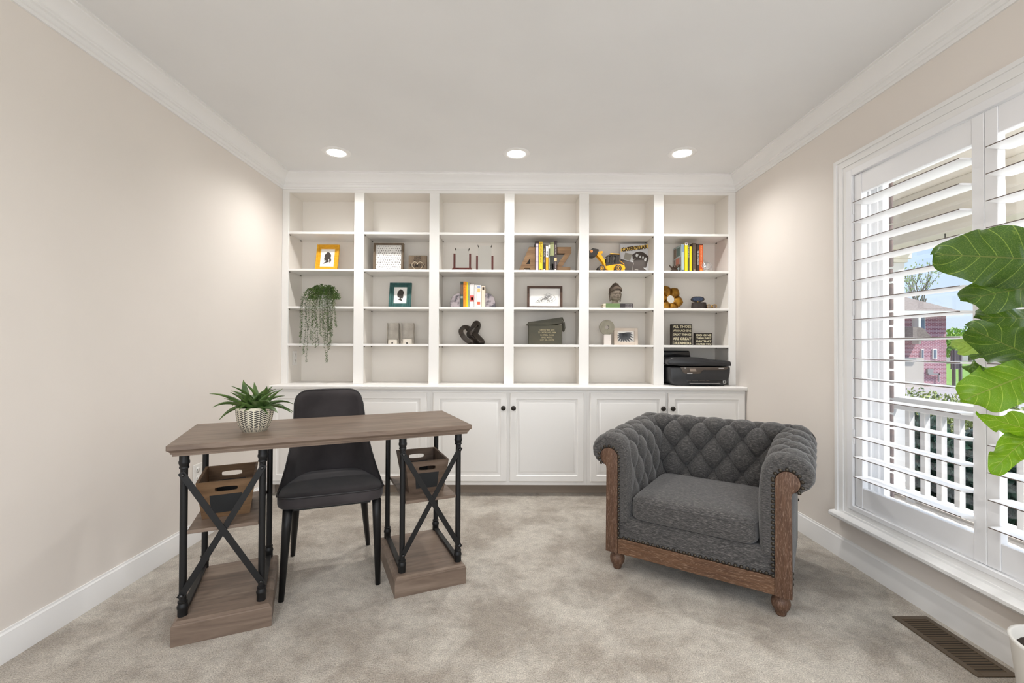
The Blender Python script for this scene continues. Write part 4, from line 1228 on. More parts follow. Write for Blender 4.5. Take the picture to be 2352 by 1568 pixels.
# ---- picture frames
def frame_thing(name, label, m, cx, y, z0, w, h, bx, bz, d=.018, lean=8, yaw=0, cat='frame', print_m=None, steps=2, glass=False):
    """standing frame: bottom front edge at (cx, y, z0)"""
    t = thing(name, label, cat, (cx, y, z0), (radians(-lean), 0, radians(yaw)))
    mb = MB()
    for k in range(steps):
        i0x, i1x = bx*k/steps, bx*(k+1)/steps; i0z, i1z = bz*k/steps, bz*(k+1)/steps
        yf = .003*k
        for x0, x1, q0, q1 in ((-w/2+i0x, -w/2+i1x, i0z, h-i0z), (w/2-i1x, w/2-i0x, i0z, h-i0z), (-w/2+i1x, w/2-i1x, i0z, i1z), (-w/2+i1x, w/2-i1x, h-i1z, h-i0z)):
            mb.box(x0, x1, yf, d, q0, q1, .0012)
    mb.build('frame', m, t)
    MB().box(-w/2+bx*.9, w/2-bx*.9, d*.55, d*.9, bz*.9, h-bz*.9).build('print', print_m or M_PAPER, t)
    t['py'] = d*.55
    return t
def flat(name, polys, m, parent, y, thick=.0008):
    mb = MB()
    for p in polys: mb.prism(p, y-thick, y, 'xz')
    return mb.build(name, m, parent)
def spline(pts, n=6):
    out = []; m = len(pts)
    for i in range(m):
        p0, p1, p2, p3 = (Vector(pts[(i+k-1) % m]) for k in range(4))
        for k in range(n):
            t = k/n
            out.append(tuple(.5*((2*p1)+(-p0+p2)*t+(2*p0-5*p1+4*p2-p3)*t*t+(-p0+3*p1-3*p2+p3)*t**3)))
    return out
M_YEL = mat('mustard_frame_paint', lin(226, 170, 30), .45, col2=lin(206, 148, 22), scale=30, stretch=(1, 1, 4))
M_TEAL = mat('teal_distressed_paint', lin(32, 78, 76), .5, col2=lin(60, 108, 100), scale=70, stretch=(1, 1, .3), lo=.5, hi=.8)
Y = 3.63
w_ = ux(776, Y)-ux(722, Y)
fr = frame_thing('picture_frame', 'mustard yellow frame holding a ponytail silhouette print', M_YEL, ux(747.5, Y), Y, SZ(3), .178, .222, .034, .036, lean=12, steps=3)
K = .222/62.0
girl = [(-1, 15), (4, 13.5), (8, 9), (8.8, 4), (8, 0), (9.6, -2), (10, -6), (9, -10), (7.5, -13), (5.5, -9), (5, -5), (4.6, -3), (3, -3.5), (4.4, -10.6), (0, -11.2), (-4, -12.5), (-9, -15), (-7, -11), (-3.5, -9), (-3.2, -6.8), (-6, -6.6), (-7, -8), (-7.6, -4.6), (-8.4, -2), (-7.4, 1), (-7.8, 4.5), (-6.4, 9), (-3, 12.6)]
flat('silhouette', [[(x*.0031, .110+z*.0034) for x, z in spline(girl, 3)]], M_INK, fr, fr['py'])
fr = frame_thing('picture_frame', 'teal distressed frame holding a short-haired silhouette print', M_TEAL, ux(917.5, Y), Y, SZ(2), .176, .208, .036, .036, lean=11, steps=2)
boy = [(0, 15), (5, 13), (8, 9), (8.6, 4), (7.2, .5), (8.4, -2), (7, -3), (7.2, -5.6), (5.6, -7.6), (2, -7), (2.2, -9), (4.8, -11), (6, -14.6), (2, -13), (-4, -11), (-5, -9.6), (-2.2, -8), (-2.6, -5.6), (-6.6, -4), (-8.4, 1), (-8, 6), (-5.4, 11), (-2, 13.6)]
flat('silhouette', [[(x*.0030, .104+z*.0034) for x, z in spline(boy, 3)]], M_INK, fr, fr['py'])
# square frame with a scattered leaf-speck pattern
M_UMB = wood('umber_frame_wood', lin(92, 78, 62), lin(106, 90, 72), lin(118, 102, 84), 'z', 9, .6)
Y = 3.66
fr = frame_thing('picture_frame', 'square brown frame with a white print of small scattered dark specks', M_UMB, ux(890.5, Y), Y, SZ(3), .243, .232, .018, .014, lean=3, steps=1, d=.03)
rnd = random.Random(3); polys = []
for j in range(11):
    for i in range(12):
        x = -.094+i*.0171+(.0085 if j % 2 else 0)+rnd.uniform(-.002, .002); z = .022+j*.0188+rnd.uniform(-.002, .002)
        if abs(x) > .099: continue
        a = rnd.uniform(0, pi); r1, r2 = rnd.uniform(.0042, .006), rnd.uniform(.0018, .0038)
        polys.append([(x+r1*cos(2*pi*k/7)*cos(a)-r2*sin(2*pi*k/7)*sin(a), z+r1*cos(2*pi*k/7)*sin(a)+r2*sin(2*pi*k/7)*cos(a)) for k in range(7)])
flat('specks', polys, mat('speck_ink', lin(112, 106, 102), .8), fr, fr['py'])
# small wooden plaque with words and a wire heart
t = thing('wooden_sign', 'small brown wooden block sign about love and family with a wire heart', 'sign', (ux(958.5, 3.62), 3.62, SZ(3)))
MB().box(-.072, .072, 0, .03, 0, .122, .002).build('block', M_UMB, t)
M_DINK = mat('burnt_letter', lin(48, 38, 28), .8)
text('lettering', 'LOVE', .052, .020, M_DINK, t, (0, -.0002, .104), bold=.02)
text('lettering', 'MAKES A', .060, .014, M_DINK, t, (0, -.0002, .082), bold=.01)
text('lettering', 'FAMILY', .122, .028, M_DINK, t, (0, -.0002, .040), bold=.02)
hp = []
for k in range(40):
    a = 2*pi*k/40; hp.append((.0028*16*sin(a)**3, -.0025, .036+.0028*(13*cos(a)-5*cos(2*a)-2*cos(3*a)-cos(4*a))))
MB().tube(hp, .0014, 6, closed=True).build('wire_heart', mat('cream_wire', lin(226, 214, 188), .5), t)
# ---- glass plaques held between dark red posts
M_RED = wood('mahogany_post', lin(58, 22, 18), lin(74, 30, 24), lin(86, 36, 28), 'z', 9, .35)
M_AW = glass_mat('clear_plaque_glass', (.97, .98, .98, 1))
M_REFRACT = mat('facet_refraction', lin(72, 66, 60), .1)  # dark refraction in the plaque corners, painted on as separate pieces
Y = 3.62
def award(label, u0, u1, vpost, vtop, base):
    cx = (ux(u0, Y)+ux(u1, Y))/2; hw = (ux(u1, Y)-ux(u0, Y))/2
    t = thing('glass_award', label, 'award', (cx, Y, SZ(3)), group='glass awards')
    zp = vz(u0, vpost, Y)-SZ(3); zt = vz(u0, vtop, Y)-SZ(3)
    b0 = 0
    if base:
        ring_prism(MB(), -hw-.018, hw+.018, -.02, .045, [(0, 0), (0, .012), (.008, .024)]).build('base', M_RED, t); b0 = .0242
    for s in (-1, 1):
        MB().box(s*hw-.0075, s*hw+.0075, 0, .02, b0, zp, .001).build('post', M_RED, t)
        MB().prism([(s*(hw-.012), zt-.030), (s*(hw-.004), zt-.012), (s*(hw-.006), zt), (s*(hw-.014), zt-.014)], .006, .012, 'xz').build('corner_refraction', M_REFRACT, t)
    MB().box(-hw+.008, hw-.008, .006, .012, b0+.001, zt-.008, .001).build('glass_plate', M_AW, t)
award('clear glass plaque between two dark red posts on a flared base', 1043, 1079, 582, 568, True)
award('taller clear glass plaque between two dark red posts without a base', 1095, 1130.5, 587, 561, False)

# ---- books
_bk = {}
def book(label, u0, u1, vtop, row, col, Y=3.61, depth=.145, lean=0.0, col2=None, group=None, pages=True, marks=(), words=None, wcol=None, cap=None, name='book'):
    """upright book with its spine towards the room; marks = (z0, z1, inset, colour) fractions of the spine"""
    x0, x1 = ux(u0, Y), ux(u1, Y); z0 = SZ(row); h = vz((u0+u1)/2, vtop, Y)-z0; w = x1-x0-.0006
    t = thing(name, label, 'book', ((x0+x1)/2, Y, z0), (0, radians(lean), 0), group=group)
    key = ('cover', col)
    m = mat('cover_%02x%02x%02x' % col, lin(*col), .5)
    c = MB(); bt = min(.0022, w*.16)
    c.box(-w/2, -w/2+bt, 0, depth, 0, h).box(w/2-bt, w/2, 0, depth, 0, h).box(-w/2+bt, w/2-bt, 0, .0025, 0, h)
    c.build('cover', m, t)
    MB().box(-w/2+bt, w/2-bt, .0026, depth-.004, .003, h-.003).build('page_block', M_PAGES, t)
    for a, b, ins, cc in marks:
        MB().box(-w/2*(1-ins), w/2*(1-ins), -.0007, 0, a*h, b*h).build('spine_mark', mat('cover_%02x%02x%02x' % cc, lin(*cc), .5), t)
    if words:
        for body, za, zb, frac, cc in words:
            o = text('spine_lettering', body, (zb-za)*h, w*frac, mat('cover_%02x%02x%02x' % cc, lin(*cc), .5), t, (0, -.0008, (za+zb)/2*h), (0, radians(90), 0))
    return t
G1 = 'books between the letter bookends'
WHITE = (236, 232, 226)
book('tall book with pale lilac spine and dark edges next to the letter A', 1228.8, 1237.2, 553.5, 3, (66, 50, 52), group=G1, marks=[(.0, .92, .28, (190, 178, 190)), (.30, .31, .28, (110, 90, 110)), (.47, .48, .28, (110, 90, 110)), (.80, .81, .28, (110, 90, 110))])
book('yellow book with bold black lettering down its spine', 1237.4, 1246.0, 554.8, 3, (236, 196, 40), group=G1, words=[('CATERPILLAR WAY', .26, .96, .52, (60, 44, 20))], marks=[(.03, .08, .45, (110, 80, 20))])
book('black book with white spine lettering beside the yellow one', 1246.2, 1253.2, 561.5, 3, (44, 36, 32), group=G1, words=[('THE MODEL T FORD', .33, .85, .36, (200, 196, 190))], marks=[(.02, .08, .6, (226, 220, 226))])
book('book with white upper and orange lower spine', 1253.4, 1259.0, 565, 3, (246, 160, 24), group=G1, marks=[(.56, 1.0, .0, (238, 234, 234)), (.60, .80, .55, (150, 160, 190))])
book('narrow dark green book with a cream label at its top', 1259.1, 1263.0, 562, 3, (84, 92, 78), group=G1, marks=[(.86, 1.0, .0, (232, 230, 214)), (.1, .5, .5, (160, 160, 150))])
book('sage green book with a dark lower spine, left of its twin', 1263.1, 1267.2, 556.5, 3, (152, 156, 112), group=G1, marks=[(.28, .54, 0, (48, 48, 46)), (0, .28, 0, (56, 50, 46)), (0, .26, .5, (160, 154, 142))])
book('sage green book with a dark lower spine, right of its twin', 1267.3, 1272.2, 556.0, 3, (152, 156, 112), group=G1, marks=[(.28, .54, 0, (48, 48, 46)), (0, .28, 0, (56, 50, 46)), (0, .26, .5, (160, 154, 142))])
book('tall dark brown book with tan label next to the letter Z', 1272.6, 1278.6, 553, 3, (70, 56, 58), group=G1, marks=[(.33, .44, 0, (228, 190, 140)), (.03, .07, .4, (226, 214, 206))], words=[('BACK TO THE', .58, .86, .34, (226, 216, 206)), ('LEADERSHIP', .1, .31, .4, (170, 160, 156))])
G2 = 'books between the agate bookends'
book('dark green book at the left end between the agate bookends', 1057.0, 1063.8, 646.5, 2, (52, 70, 66), group=G2, marks=[(.5, .9, .15, (106, 84, 70)), (.36, .44, .2, (150, 158, 150))])
book('orange book between the agate bookends', 1064.0, 1070.8, 646.3, 2, (244, 148, 20), group=G2, words=[('THE OUTSIDERS', .3, .9, .4, (170, 80, 16))])
book('narrow yellow book between orange and green books', 1071.0, 1074.4, 647.8, 2, (246, 204, 20), group=G2)
book('sage green narrow book between the agate bookends', 1074.6, 1079.0, 648.6, 2, (150, 162, 130), group=G2, words=[('FAMILY HOME', .3, .7, .4, (96, 110, 84))])
book('thick white book with a red flower on its spine', 1079.4, 1088.6, 652.3, 2, (234, 228, 226), group=G2, marks=[(.26, .52, .05, (216, 92, 84)), (.32, .44, .5, (240, 150, 130))])
book('white book with plain narrow spine beside the red flower book', 1089.2, 1093.8, 653.6, 2, (238, 234, 230), group=G2, words=[('ATLAS OF HOUSES', .3, .9, .3, (130, 130, 140))])
book('white book with blue, yellow and red spine patches', 1094.0, 1104.8, 654.2, 2, (238, 236, 232), group=G2, marks=[(.86, .95, .35, (150, 164, 200)), (.68, .84, .4, (226, 190, 120)), (.14, .26, .35, (214, 96, 60))])
book('cream book with a small portrait on its spine', 1105.6, 1114.2, 656.8, 2, (228, 214, 194), group=G2, marks=[(.82, .96, .45, (96, 78, 66)), (.86, .90, .62, (228, 214, 194))])
G3 = 'books beside the bronze bird sculpture'
book('pale blue-grey book with a photo collage cover', 1565.0, 1571.8, 561, 3, (166, 182, 182), group=G3, depth=.17, marks=[(.72, .98, .2, (120, 140, 160)), (.02, .08, .3, (70, 84, 100))])
book('bright yellow book with a white portrait cap at its top', 1573.0, 1579.6, 557.5, 3, (228, 204, 30), group=G3, marks=[(.92, 1, .0, (232, 226, 232)), (.94, .98, .5, (70, 60, 60))])
book('thin dark green book with white spine lettering', 1580.2, 1583.6, 559.8, 3, (70, 78, 60), group=G3, words=[('THE GOLD RUSH', .5, .95, .5, (220, 220, 210))])
book('short thin bright yellow book in front of the brown one', 1584.4, 1588.8, 566, 3, (244, 206, 20), group=G3, Y=3.602)
book('thick dark brown book with tan spine ornament', 1591.0, 1599.0, 558, 3, (84, 70, 56), group=G3, depth=.165, marks=[(.05, .09, .5, (160, 140, 116)), (.62, .63, .4, (150, 128, 104)), (.30, .31, .4, (150, 128, 104))])
book('black-brown book with white spine lettering', 1600.2, 1606.2, 560, 3, (58, 42, 36), group=G3, words=[('THE MEN OF BRONZE', .26, .76, .42, (236, 230, 224))])
book('orange book with cream lettering at the right end', 1606.6, 1614.4, 560, 3, (208, 92, 34), group=G3, words=[('THE YESTERDAY MAP', .2, .94, .34, (246, 206, 160))], marks=[(.96, 1, .0, (58, 42, 36)), (.03, .1, .3, (240, 140, 60))])
# collage cover on the first of these
b = bpy.data.objects['book.016'] if 'book.016' in bpy.data.objects else None
for o in list(COL.objects):
    if o.get('label') == 'pale blue-grey book with a photo collage cover':
        w = (ux(1571.8, 3.61)-ux(1565, 3.61))
        h = vz(1568, 561, 3.61)-SZ(3)
        for y0, y1, a, b_, cc in ((.02, .10, .62, .93, (96, 116, 112)), (.11, .165, .60, .95, (128, 110, 96)), (.05, .12, .22, .56, (168, 104, 84)), (.13, .165, .1, .55, (136, 120, 108)), (.004, .045, .22, .56, (150, 130, 124))):
            MB().box(-w/2-.0008, -w/2+.0004, y0, y1, a*h, b_*h).build('cover_picture', mat('cover_%02x%02x%02x' % cc, lin(*cc), .5), o)

# ---- letter bookends A and Z
M_LET = wood('mango_wood_letter', lin(100, 74, 50), lin(122, 94, 66), lin(142, 112, 80), 'x', 8, .6)
def px_poly(pts, ox, oy, sc, Y, cx, cz): 
    out = []
    for a, b in pts:
        x, z = ptY(ox+a/sc, oy+b/sc, Y); out.append((x-cx, z-cz))
    return out
Y = 3.63; sc = 15.68
cx = ux(1211, Y)
t = thing('letter_bookend', 'chunky wooden letter A bookend at the left of the books', 'bookend', (cx, Y, SZ(3)))
k_ = (ux(1221, Y)-ux(1211, Y))/10
H = vz(1216, 566.5, Y)-SZ(3)
def bar(mb, a, b, w, y0, y1):
    a, b = Vector(a), Vector(b); d = (b-a).normalized(); n = Vector((-d.y, d.x))*w/2
    mb.prism([tuple(a-n), tuple(b-n), tuple(b+n), tuple(a+n)], y0, y1, 'xz', .0015)
a_ = MB()
a_.prism([(-.072, 0), (.014, H), (.072, H), (.072, 0), (.026, 0), (.022, .030), (-.022, .030), (-.032, 0)], 0, .05, 'xz', .0015)
a_.build('letter', M_LET, t)
MB().prism([(-.010, .060), (.022, .060), (.022, .108)], -.0006, .0005, 'xz').build('counter_cut', M_DARK, t)
cx = ux(1292, Y)
t = thing('letter_bookend', 'chunky wooden letter Z bookend at the right of the books', 'bookend', (cx, Y, SZ(3)))
zz = MB(); wz = .062
zz.prism([(-wz, H-.052), (-wz, H), (wz+.008, H), (wz+.008, H-.045), (-.006, .038), (wz, .038), (wz, 0), (-wz, 0), (-wz, .030), (.020, H-.052)], 0, .05, 'xz', .0015)
zz.build('letter', M_LET, t)

# ---- toy wheel loader and the face-out book behind it
M_TY = mat('toy_yellow_plastic', lin(244, 176, 20), .35)
M_TD = mat('toy_dark_plastic', lin(52, 46, 42), .45)
M_TO = mat('toy_orange_disc', lin(246, 160, 90), .5)
M_TG = glass_mat('toy_cab_glass', (.75, .75, .74, 1))
Y = 3.62; sc = 13.835
cx = ux(1396, Y); z0 = SZ(3)
ty = thing('toy_loader', 'yellow toy wheel loader with its dark bucket raised', 'toy', (cx, Y, z0))
zb_ = vz(1396, 540+1090/sc, Y)
P_ = lambda pts: [(x, z+ (SZ(3)-zb_)) for x, z in px_poly(pts, 1340, 540, sc, Y, cx, z0)]
def tpart(name, pts, y0, y1, m, b=.001): return MB().prism(P_(pts)[::-1], y0, y1, 'xz', b).build(name, m, ty)
tpart('chassis', [(720, 905), (890, 872), (1040, 852), (1170, 842), (1300, 880), (1330, 950), (1325, 1010), (1225, 1080), (1160, 1000), (1090, 900), (1000, 960), (960, 1040), (860, 1070), (720, 1005)], .0, .075, M_TY)
tpart('loader_arm', [(430, 510), (490, 455), (540, 485), (690, 720), (735, 985), (700, 990), (655, 830), (600, 745), (440, 560)], .006, .018, M_TY)
tpart('loader_arm', [(430, 510), (490, 455), (540, 485), (690, 720), (735, 985), (700, 990), (655, 830), (600, 745), (440, 560)], .055, .067, M_TY)
tpart('ram', [(540, 520), (565, 515), (690, 700), (660, 720)], .03, .042, M_TD)
tpart('tilt_cylinder', [(480, 440), (600, 405), (640, 420), (635, 470), (600, 500), (490, 480)], .024, .050, M_TY)
bk_ = tpart('bucket', [(175, 435), (285, 345), (475, 385), (485, 420), (425, 565), (345, 608), (172, 590)], -.012, .088, M_TD)
p = P_([(247, 450)])[0]
MB().lathe([(.011, -.0122), (.011, -.0145), (.0004, -.0147)], 20, c=(p[0], 0, p[1]), axis='y').build('disc', M_TO, bk_)
for q in ([(750, 640), (790, 610), (800, 860), (745, 850), (735, 740)], [(880, 550), (905, 550), (905, 860), (880, 860)], [(935, 560), (965, 560), (962, 860), (932, 860)], [(1055, 560), (1085, 560), (1082, 860), (1052, 860)], [(1130, 545), (1155, 545), (1150, 860), (1120, 860)], [(745, 575), (870, 515), (875, 545), (765, 605)], [(865, 530), (1155, 535), (1155, 565), (865, 562)]):
    for y0 in (.010, .059): tpart('cab_post', q, y0, y0+.006, M_TD, 0)
tpart('cab_base', [(720, 800), (800, 770), (880, 840), (960, 850), (1040, 800), (1130, 800), (1150, 870), (730, 880)], .009, .066, M_TD, 0)
tpart('seat', [(1000, 700), (1050, 640), (1060, 810), (960, 840), (965, 800), (1010, 790)], .025, .050, M_TD, .001)
tpart('cab_glass', [(775, 610), (1130, 560), (1130, 840), (775, 840)], .015, .060, M_TG, 0)
tpart('cab_roof', [(850, 520), (870, 488), (1155, 512), (1160, 532)], .006, .069, M_TY)
tpart('rear_hood', [(1130, 850), (1150, 760), (1310, 870), (1320, 940), (1180, 870)], .010, .065, M_TD)
tpart('hood_rail', [(1150, 728), (1165, 722), (1312, 842), (1305, 858)], .004, .012, M_TY)
tpart('fender', [(960, 975), (985, 905), (1060, 858), (1150, 862), (1210, 930), (1225, 990), (1200, 985), (1150, 900), (1070, 890), (1000, 930)], -.012, .0, M_TY)
for (wx, wz_, r, hr) in ((577, 1000, 105, 68), (1095, 1000, 112, 70)):
    c = P_([(wx, wz_)])[0]; e = P_([(wx+r, wz_)])[0]; r_ = e[0]-c[0]; zc_ = max(c[1], r_)
    for y0 in (-.016, .065):
        wh = MB().lathe([(r_*.62, y0), (r_*.93, y0), (r_, y0+.005), (r_, y0+.021), (r_*.93, y0+.026), (r_*.62, y0+.026)], 28, c=(c[0], 0, zc_), axis='y').build('wheel', M_TD, ty)
        yy = y0-.001
        MB().lathe([(r_*.64, yy+.004), (r_*.60, yy), (r_*.52, yy+.001), (r_*.46, yy+.006), (r_*.25, yy+.006), (r_*.18, yy), (.0004, yy)], 28, c=(c[0], 0, zc_), axis='y').build('hub', M_TY, wh)
# face-out book
Y = 3.715; sc = 13.835
bx0, bx1 = ux(1340+1195/sc, Y), ux(1340+2092/sc, Y); bh = vz(1460, 557.8, Y)-SZ(3)
t = thing('cover_out_book', 'book standing face out with a yellow title band above a bulldozer photo', 'book', ((bx0+bx1)/2, Y, SZ(3)), (radians(-6), 0, radians(-4)))
hw = (bx1-bx0)/2
MB().box(-hw, hw, 0, .003, 0, bh).box(-hw, hw, .019, .022, 0, bh).box(-hw, -hw+.003, .003, .019, 0, bh).build('cover', mat('pale_grey_cover', lin(206, 206, 208), .35), t)
MB().box(-hw+.0035, hw-.003, .0032, .0188, .002, bh-.002).build('page_block', M_PAGES, t)
B_ = lambda pts: [((a-1643.5)/897*2*hw, (1100-b)/845*bh) for a, b in pts]
flat('title_band', [B_([(1210, 385), (2060, 275), (2060, 375), (1210, 472)])[::-1]], mat('title_yellow', lin(232, 196, 96), .4), t, 0, .0006)
o = text('title', 'CATERPILLAR', .9*2*hw, .036, mat('title_ink', lin(58, 40, 20), .5), t, (-.001, -.0007, (1100-378)/845*bh), (0, radians(-7.0), 0), bold=.04)
M_PH = [mat('photo_dark', lin(66, 56, 50), .4), mat('photo_mid', lin(110, 100, 88), .4), mat('photo_grey', lin(150, 146, 136), .4), mat('photo_pale', lin(214, 216, 214), .4)]
flat('photo_blade', [B_([(1195, 680), (1600, 780), (1530, 1080), (1330, 1010), (1195, 840)])[::-1]], M_PH[0], t, 0, .0006)
flat('photo_engine', [B_([(1340, 500), (1560, 545), (1490, 740), (1290, 680)])[::-1]], M_PH[2], t, 0, .0006)
flat('photo_body', [B_([(1600, 780), (1560, 560), (1690, 490), (1820, 475), (1940, 510), (2085, 625), (2010, 860), (1985, 930), (1900, 930), (2000, 1010), (2010, 1095), (1530, 1090)])[::-1]], M_PH[0], t, 0, .0006)
flat('photo_window', [B_(q)[::-1] for q in ([(1690, 530), (1760, 560), (1720, 640), (1660, 600)], [(1800, 590), (1850, 590), (1830, 660), (1780, 640)], [(1880, 610), (1930, 620), (1905, 690), (1865, 660)], [(1960, 640), (2020, 650), (1985, 760), (1930, 720)])], M_PH[3], t, -.0007, .0004)
flat('photo_rail', [B_(q)[::-1] for q in ([(1540, 750), (1660, 650), (1670, 665), (1560, 765)], [(1600, 790), (1612, 790), (1560, 1000), (1548, 1000)], [(1340, 1030), (1510, 1070), (1500, 1100), (1360, 1085)], [(1630, 960), (1740, 980), (1740, 1000), (1630, 985)])], M_PH[2], t, -.0007, .0004)

# ---- bronze bird sculpture and chrome dial by the third row of books
M_BRZ = mat('dark_bronze', lin(64, 50, 40), .45, metal=.5)
Y = 3.60
t = thing('bird_sculpture', 'dark bronze abstract winged sculpture in front of the books', 'sculpture', (ux(1549, Y), Y, SZ(3)))
mb = MB()
mb.tube([(-.045, 0, .055), (-.030, 0, .040), (-.008, 0, .022), (.01, 0, .018)], [.002, .006, .010, .008], 10)
mb.tube([(.048, .01, .060), (.030, .006, .048), (.010, 0, .026)], [.003, .009, .009], 10)
mb.ball((.004, 0, .034), .017, 10, (1, .8, 1)); mb.ball((.036, .008, .050), .014, 10, (1, .8, .8))
mb.prism([(-.034, 0), (.030, 0), (.018, .022), (-.016, .022)], -.014, .016, 'xz', .002)
mb.tube([(.046, .008, .045), (.048, .008, .022), (.042, .008, .001)], [.004, .005, .003], 8)
mb.build('figure', M_BRZ, t, angle=60)
M_CHR = mat('polished_chrome', lin(210, 210, 212), .08, metal=1.0)
t = thing('chrome_dial', 'round polished chrome desk ornament on a small white foot', 'ornament', (ux(1623, Y), Y, SZ(3)))
MB().ball((0, 0, .048), .031, 16, (1, .45, 1)).build('disc', M_CHR, t)
MB().tube([(.036*cos(2*pi*k/40), 0, .048+.036*sin(2*pi*k/40)) for k in range(40)], .0016, 6, closed=True).build('ring', M_CHR, t)
MB().lathe([(.024, 0), (.024, .005), (.014, .009), (.006, .012)], 24).build('foot', M_PLATE, t)
MB().tube([(.042, 0, .0), (.040, 0, .03), (.037, 0, .048)], .0015, 6).build('support', M_CHR, t)

# ---- trailing plant in a pot
Y = 3.615
hpx = ux(747, Y)
t = thing('trailing_plant', 'trailing string-leaf plant spilling from a white pot over the shelf edge', 'plant', (hpx, Y, SZ(2)))
MB().lathe([(.045, 0), (.05, .004), (.060, .085), (.062, .09), (.056, .09), (.052, .075), (.0005, .075)], 36).build('pot', M_PLATE, t)
MB().lathe([(.0515, .0755), (.0005, .085)], 20, caps=False).build('soil', _mats['dark_soil'], t)
M_TR = [mat('string_leaf_green', lin(70, 98, 44), .5, col2=lin(104, 132, 66), scale=40), mat('string_leaf_dull', lin(84, 104, 70), .55, col2=lin(120, 134, 98), scale=40)]
rnd = random.Random(8)
edge_y = YF-Y-.012
strands = [(-44, 55, 125, 0), (-40, 60, 110, -4), (-30, 58, 150, -10), (-26, 60, 168, -4), (-20, 60, 128, 4), (-14, 55, 135, 2), (-8, 60, 130, 2), (-3, 55, 110, 6), (-2, 62, 168, 18), (4, 50, 95, 4), (8, 50, 80, 0), (12, 55, 120, 0),
           (15, 60, 168, 0), (18, 55, 135, 0), (22, 60, 125, 2), (26, 55, 110, -2), (27, 60, 140, -6), (30, 60, 90, 6), (-35, 60, 95, 6), (-24, 58, 118, 0), (14, 60, 104, 6), (20, 60, 96, -4), (-17, 60, 90, 0), (-10, 50, 88, 0)]
kpx = Y/FPX
for i, (dx_, top, ln, dr) in enumerate(strands):
    stem = MB(); lv = MB(); pts = []
    x0 = dx_*kpx; zt = .105+rnd.uniform(-.01, .045)*(1-abs(dx_)/60)
    ang = rnd.uniform(0, 6)
    p0 = Vector((x0*.35, .01, .085)); p1 = Vector((x0*.75, edge_y*.45, zt+.035)); p2 = Vector((x0, edge_y-rnd.uniform(0, .012), .03))
    zl = -(ln-42)*kpx*1.0
    p3 = Vector((x0+dr*kpx*.5+rnd.uniform(-.006, .006), edge_y-.008-rnd.uniform(0, .012), zl*.55)); p4 = Vector((x0+dr*kpx+rnd.uniform(-.008, .008), edge_y-.006, zl))
    N = 40; ctl = [p0, p1, p2, p3, p4]
    for k in range(N+1):
        s = k/N*4; j = min(int(s), 3); f = s-j
        a = ctl[max(j-1, 0)]; b = ctl[j]; c = ctl[j+1]; d = ctl[min(j+2, 4)]
        pts.append(.5*((2*b)+(c-a)*f+(2*a-5*b+4*c-d)*f*f+(3*b-3*c+d-a)*f**3))
    stem.tube(pts, .0009, 4)
    for k in range(4, N+1):
        for rep in range(5 if k < 20 else 4):
            if rnd.random() < .12: continue
            p = pts[k].lerp(pts[max(k-1, 0)], rnd.random()); az = rnd.uniform(0, 2*pi); el = rnd.uniform(-.6, .5)
            d = Vector((cos(az)*cos(el), sin(az)*cos(el)*.8, sin(el))); L_ = rnd.uniform(.010, .016)*(1.15 if k < 20 else 1.0)
            sd_ = d.cross(Vector((0, 0, 1))).normalized()*L_*.32; up = sd_.cross(d).normalized()*L_*.12
            if p.z < 0 and p.y > edge_y+.004: p.y = edge_y
            lv.add([p, p+d*L_*.5+sd_+up, p+d*L_, p+d*L_*.5-sd_+up, p+d*L_*.5-up], [(0, 1, 2), (0, 2, 3), (0, 4, 1), (0, 3, 4), (1, 4, 2), (4, 3, 2)])
    st_ = stem.build('strand', M_STEM, t)
    tag(lv.build('strand_leaves', M_TR[0] if i % 3 else M_TR[1], st_), kind='stuff')
lv = MB()
for k in range(1500):   # bushy crown over the pot
    az = rnd.uniform(0, 2*pi); r = sqrt(rnd.random()); el = rnd.uniform(0, 1)
    p = Vector(((.125*r*cos(az)-.004), .055*r*sin(az)-.012, .06+.115*sqrt(max(0, 1-r*r))*el))
    d = Vector((rnd.uniform(-1, 1), rnd.uniform(-1, .6), rnd.uniform(-.3, 1))).normalized(); L_ = rnd.uniform(.011, .018)
    sd_ = d.cross(Vector((0, 0, 1))).normalized()*L_*.22; up = sd_.cross(d).normalized()*L_*.12
    lv.add([p, p+d*L_*.5+sd_+up, p+d*L_, p+d*L_*.5-sd_+up, p+d*L_*.5-up], [(0, 1, 2), (0, 2, 3), (0, 4, 1), (0, 3, 4), (1, 4, 2), (4, 3, 2)])
tag(lv.build('crown_leaves', M_TR[0], t), kind='stuff')

# ---- agate bookends
def agate():
    return mat('grey_agate', lin(160, 148, 150), .3, col2=lin(62, 55, 62), scale=24, detail=8, lo=.46, hi=.60, spec=.6)
M_AG = agate(); M_RIND = mat('agate_rind', lin(104, 94, 92), .8, col2=lin(80, 72, 72), scale=40)
Y = 3.62
for u0, u1, v, s, lb in ((1033.5, 1057, 673.5, -1, 'dark-spotted grey agate slab bookend left of the books'), (1114.2, 1138, 673, 1, 'pale speckled grey agate slab bookend right of the books')):
    xa, xb = ux(u0, Y), ux(u1, Y); h = vz(u0, v, Y)-SZ(2); w = (xb-xa)
    flat_x = xb if s < 0 else xa
    t = thing('agate_bookend', lb, 'bookend', (flat_x, Y, SZ(2)))
    pts = [(0, 0), (0, h)]
    for k in range(1, 13):
        a = pi/2*(1-k/12); pts.append((s*w*cos(a)**.8*(1+.02*sin(k*2.1)), h*sin(a)**.75*(1+.015*sin(k*1.7))))
    pts[-1] = (s*w, 0)
    MB().prism(pts, .0, .045, 'xz', .002).build('slab', M_AG, t)
    rp2 = [(x*1.02, z*1.012) for x, z in pts[1:]]
    MB().prism([(0, 0)]+rp2[:-1]+[(rp2[-1][0], 0)], .006, .047, 'xz', .001).build('rind', M_RIND, t)

